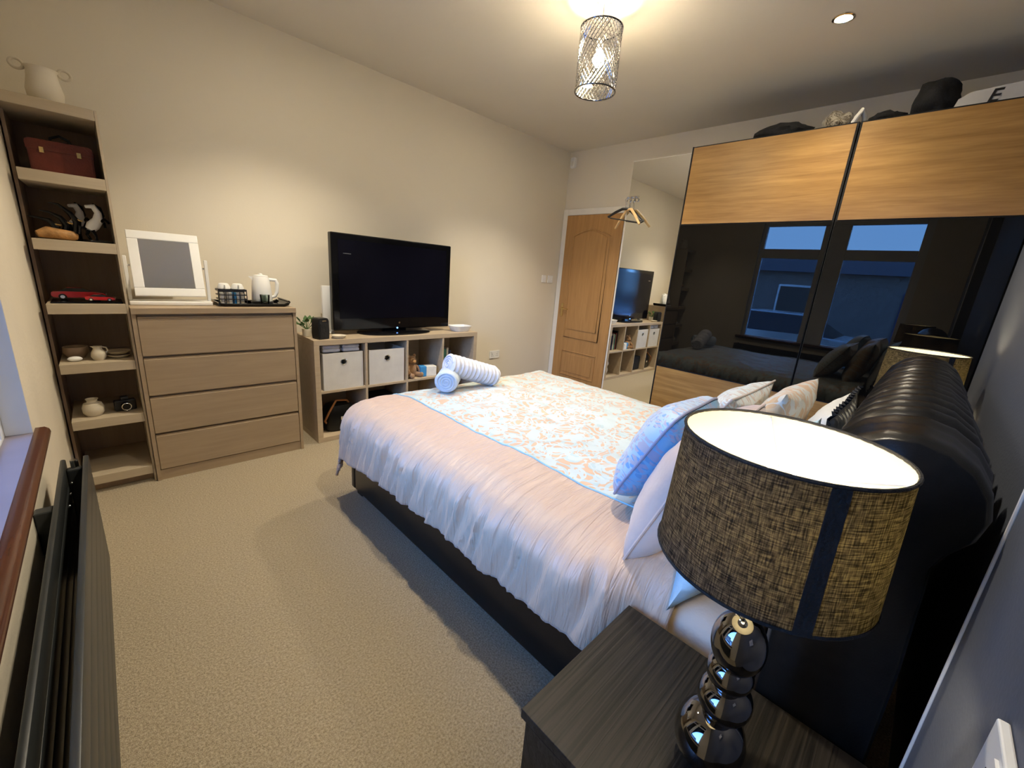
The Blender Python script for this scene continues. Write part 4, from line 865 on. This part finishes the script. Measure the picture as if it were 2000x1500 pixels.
# ------------------------------------------------------------------ wall fittings
pi_ = thing('motion_sensor', 'white motion sensor high in the corner above the oak door', 'sensor', (X1, 3.815, 2.60))
bm = bmesh.new(); prism(bm, [(-0.03, -0.055), (0.03, -0.055), (0.032, 0.04), (0.024, 0.055), (-0.024, 0.055), (-0.032, 0.04)], -0.045, -0.001, bev=0.005, axis='x'); ob('housing', bm, 'plastic', pi_, smooth=True)
ob('sensor_lens', ball(bmesh.new(), (-0.042, 0, -0.012), (0.012, 0.02, 0.026), 14, 10), 'sachet', pi_, smooth=True)
def plate(name, label, loc, axis, w, h, rockers, cat):
    t = thing(name, label, cat, loc)
    def bx_(u0, u1, z0, z1, d0, d1, bv):
        if axis == 'y-': return B(u0, u1, -d1, -d0, z0, z1, bev=bv)
        return B(u0, u1, d0, d1, z0, z1, bev=bv)
    ob('plate', bx_(-w/2, w/2, -h/2, h/2, 0.0005, 0.010, 0.002), 'plastic', t)
    for (u, z, a, b, m_) in rockers: ob('rocker' if m_ == 'plastic' else 'pin_hole', bx_(u-a, u+a, z-b, z+b, 0.0101, 0.0130 if m_ == 'plastic' else 0.0106, 0), m_, t)
    return t
plate('double_socket', 'white double socket on the cream wall beside the cube shelf', (3.397, Y1, 0.425), 'y-', 0.146, 0.086, [(-0.045, 0.025, 0.006, 0.009, 'plastic'), (0.045, 0.025, 0.006, 0.009, 'plastic')]+[(s*0.035+u, z, a, b, 'black') for s in (-1, 1) for (u, z, a, b) in ((0, 0.005, 0.002, 0.005), (-0.011, -0.015, 0.004, 0.002), (0.011, -0.015, 0.004, 0.002))], 'socket')
plate('light_switch', 'white light switch on the cream wall next to the oak door', (4.235, Y1, 1.292), 'y-', 0.086, 0.086, [(-0.016, 0, 0.008, 0.013, 'plastic'), (0.016, 0, 0.008, 0.013, 'plastic')], 'switch')
plate('thermostat', 'small white control plate left of the light switch', (4.12, Y1, 1.292), 'y-', 0.07, 0.086, [(0, 0.01, 0.015, 0.010, 'plastic')], 'thermostat')
plate('bedside_socket', 'white socket plate on the grey wall beside the foreground lamp', (0.868, 0.36, 0.885), 'y+', 0.078, 0.078, [(0.0, 0.0, 0.006, 0.002, 'black'), (-0.02, 0.022, 0.008, 0.008, 'plastic')], 'socket')

# ------------------------------------------------------------------ things on top of the wardrobe
WT = 2.3655
def lump(name, label, cat, c, r, mat, seed, rough=0.25, flat=0.6):
    bm = bmesh.new(); n, m = 28, 16; R = []
    for i in range(m+1):
        a = -PI/2+PI*i/m; row = []
        for k in range(n):
            b = 2*PI*k/n; v = Vector((math.cos(a)*math.cos(b), math.cos(a)*math.sin(b), math.sin(a))) if 0 < i < m else Vector((1e-3*math.cos(b), 1e-3*math.sin(b), -1 if i == 0 else 1))
            s = 1+rough*fb((v.x*1.7+seed, v.y*1.7, v.z*1.7), 3); p = Vector((v.x*r[0]*s, v.y*r[1]*s, v.z*r[2]*s)); p.z = max(p.z, -flat*r[2]); row.append(p+Vector((0, 0, flat*r[2])))
        R.append(ring(bm, row))
    skin(bm, R, True, True, True); o = ob(name, bm, mat, smooth=True, loc=(c[0], c[1], WT), ang=80); return tag(o, label, cat)
lump('folded_jacket', 'black crumpled bag lying on the wardrobe top at its mirror end', 'bag', (3.83, 1.55, 0), (0.13, 0.16, 0.055), 'dark', 1)
o = lump('patterned_bag', 'cream and brown patterned fabric bag on the wardrobe top', 'bag', (3.84, 1.245, 0), (0.09, 0.085, 0.07), 'fabprint', 5, 0.35)
me = o.data; uvl = me.uv_layers.new(name='UVMap')
for l in me.loops: c = me.vertices[l.vertex_index].co; uvl.data[l.index].uv = (c.y, c.z+c.x)
tag(ob('white_strap', T([(3.75, 1.15, WT+0.012), (3.745, 1.135, WT+0.04), (3.76, 1.12, WT+0.08), (3.80, 1.105, WT+0.05), (3.83, 1.10, WT+0.013)], [0.012, 0.014, 0.014, 0.014, 0.012], 8), 'sachet', smooth=True), 'white folded cloth strip beside the patterned bag on the wardrobe', 'cloth')
lump('dark_cloth', 'low dark cloth heap between patterned bag and tall black bag', 'cloth', (3.85, 1.0, 0), (0.12, 0.09, 0.04), 'dark', 9)
lump('black_holdall', 'tall black bag standing on the wardrobe top', 'bag', (3.87, 0.80, 0), (0.13, 0.105, 0.115), 'dark', 13, 0.18, 0.75)
cb = thing('white_carrier', 'grey-white box marked with a dark letter on the wardrobe top', 'box', (3.85, 0.47, WT), 0.0)
bm = bmesh.new(); prism(bm, [(-0.27, 0), (0.27, 0), (0.26, 0.10), (0.20, 0.115), (-0.05, 0.105), (0.0, 0.105), (0.22, 0.112), (-0.2, 0.10)][0:2]+[(0.26, 0.055), (0.19, 0.095), (-0.12, 0.10), (-0.27, 0.10)], -0.08, 0.10, bev=0.006, axis='x')
bm.free(); bm = bmesh.new(); prism(bm, [(-0.27, 0), (0.25, 0), (0.235, 0.055), (0.19, 0.082), (-0.10, 0.10), (-0.27, 0.105)], -0.08, 0.10, axis='x'); ob('box_body', bm, 'cardwhite', cb)
cu = bpy.data.curves.new('letter', 'FONT'); cu.body = 'E'; cu.size = 0.085; cu.extrude = 0.001; cu.align_x = 'CENTER'; cu.shear = 0.25; cu.offset = 0.0015
lo_ = bpy.data.objects.new('letter_tmp', cu); COL.objects.link(lo_)
bpy.context.view_layer.update(); me = bpy.data.meshes.new_from_object(lo_.evaluated_get(bpy.context.evaluated_depsgraph_get())); bpy.data.objects.remove(lo_)
le = bpy.data.objects.new('printed_letter', me); COL.objects.link(le); me.materials.clear(); me.materials.append(MT['black']); le.parent = cb
le.matrix_local = Matrix(((0, 0, -1, -0.082), (-1, 0, 0, 0.105), (0, 1, 0, 0.018), (0, 0, 0, 1)))

# ------------------------------------------------------------------ street outside, seen in the glass
struct('ground', B(-60, X0-0.3, -40, 40, -0.5, -0.35), 'tarmac')
def house(label, loc, w, d, h, rise, mat):
    t = thing('house', label, 'house', loc, 0, 'houses across the street')
    ob('walls', B(-d, 0, -w/2, w/2, 0, h), mat, t)
    bm = bmesh.new(); prism(bm, [(0.3, h), (-d/2, h+rise), (-d-0.3, h), (-d/2, h+0.001)], -w/2-0.2, w/2+0.2); ob('roof', bm, 'slate', t)
    for y in (-w*0.3, w*0.3):
        f = ob('window', B(0.0, 0.05, y-0.7, y+0.7, 0.9, 2.1, bev=0.02), 'upvc', t); ob('pane', B(0.05, 0.06, y-0.62, y+0.62, 0.98, 2.02), 'carglass', f)
    ob('front_door', B(0.0, 0.05, -0.45, 0.45, 0, 2.05), 'navy', t); return t
house('pale bungalow across the street opposite the window', (-13, 1.0, -0.35), 12, 7, 2.6, 1.1, 'brick')
house('taller house across the street farther from the headboard wall', (-17, 16.0, -0.35), 10, 8, 4.6, 2.4, 'brick')
house('taller house across the street nearer the headboard wall', (-11, -13.5, -0.35), 9, 8, 3.6, 2.6, 'brick')
make_car('silver car parked outside the window', 'parked cars', (-4.2, 3.4, -0.35), PI/2, 1.0, ('carsilver', 'carglass', 'chrome'), 'parked_car', 'car')
make_car('dark blue car parked outside nearer the headboard wall', 'parked cars', (-4.6, -1.8, -0.35), PI/2, 1.0, ('carblue', 'carglass', 'chrome'), 'parked_car', 'car')
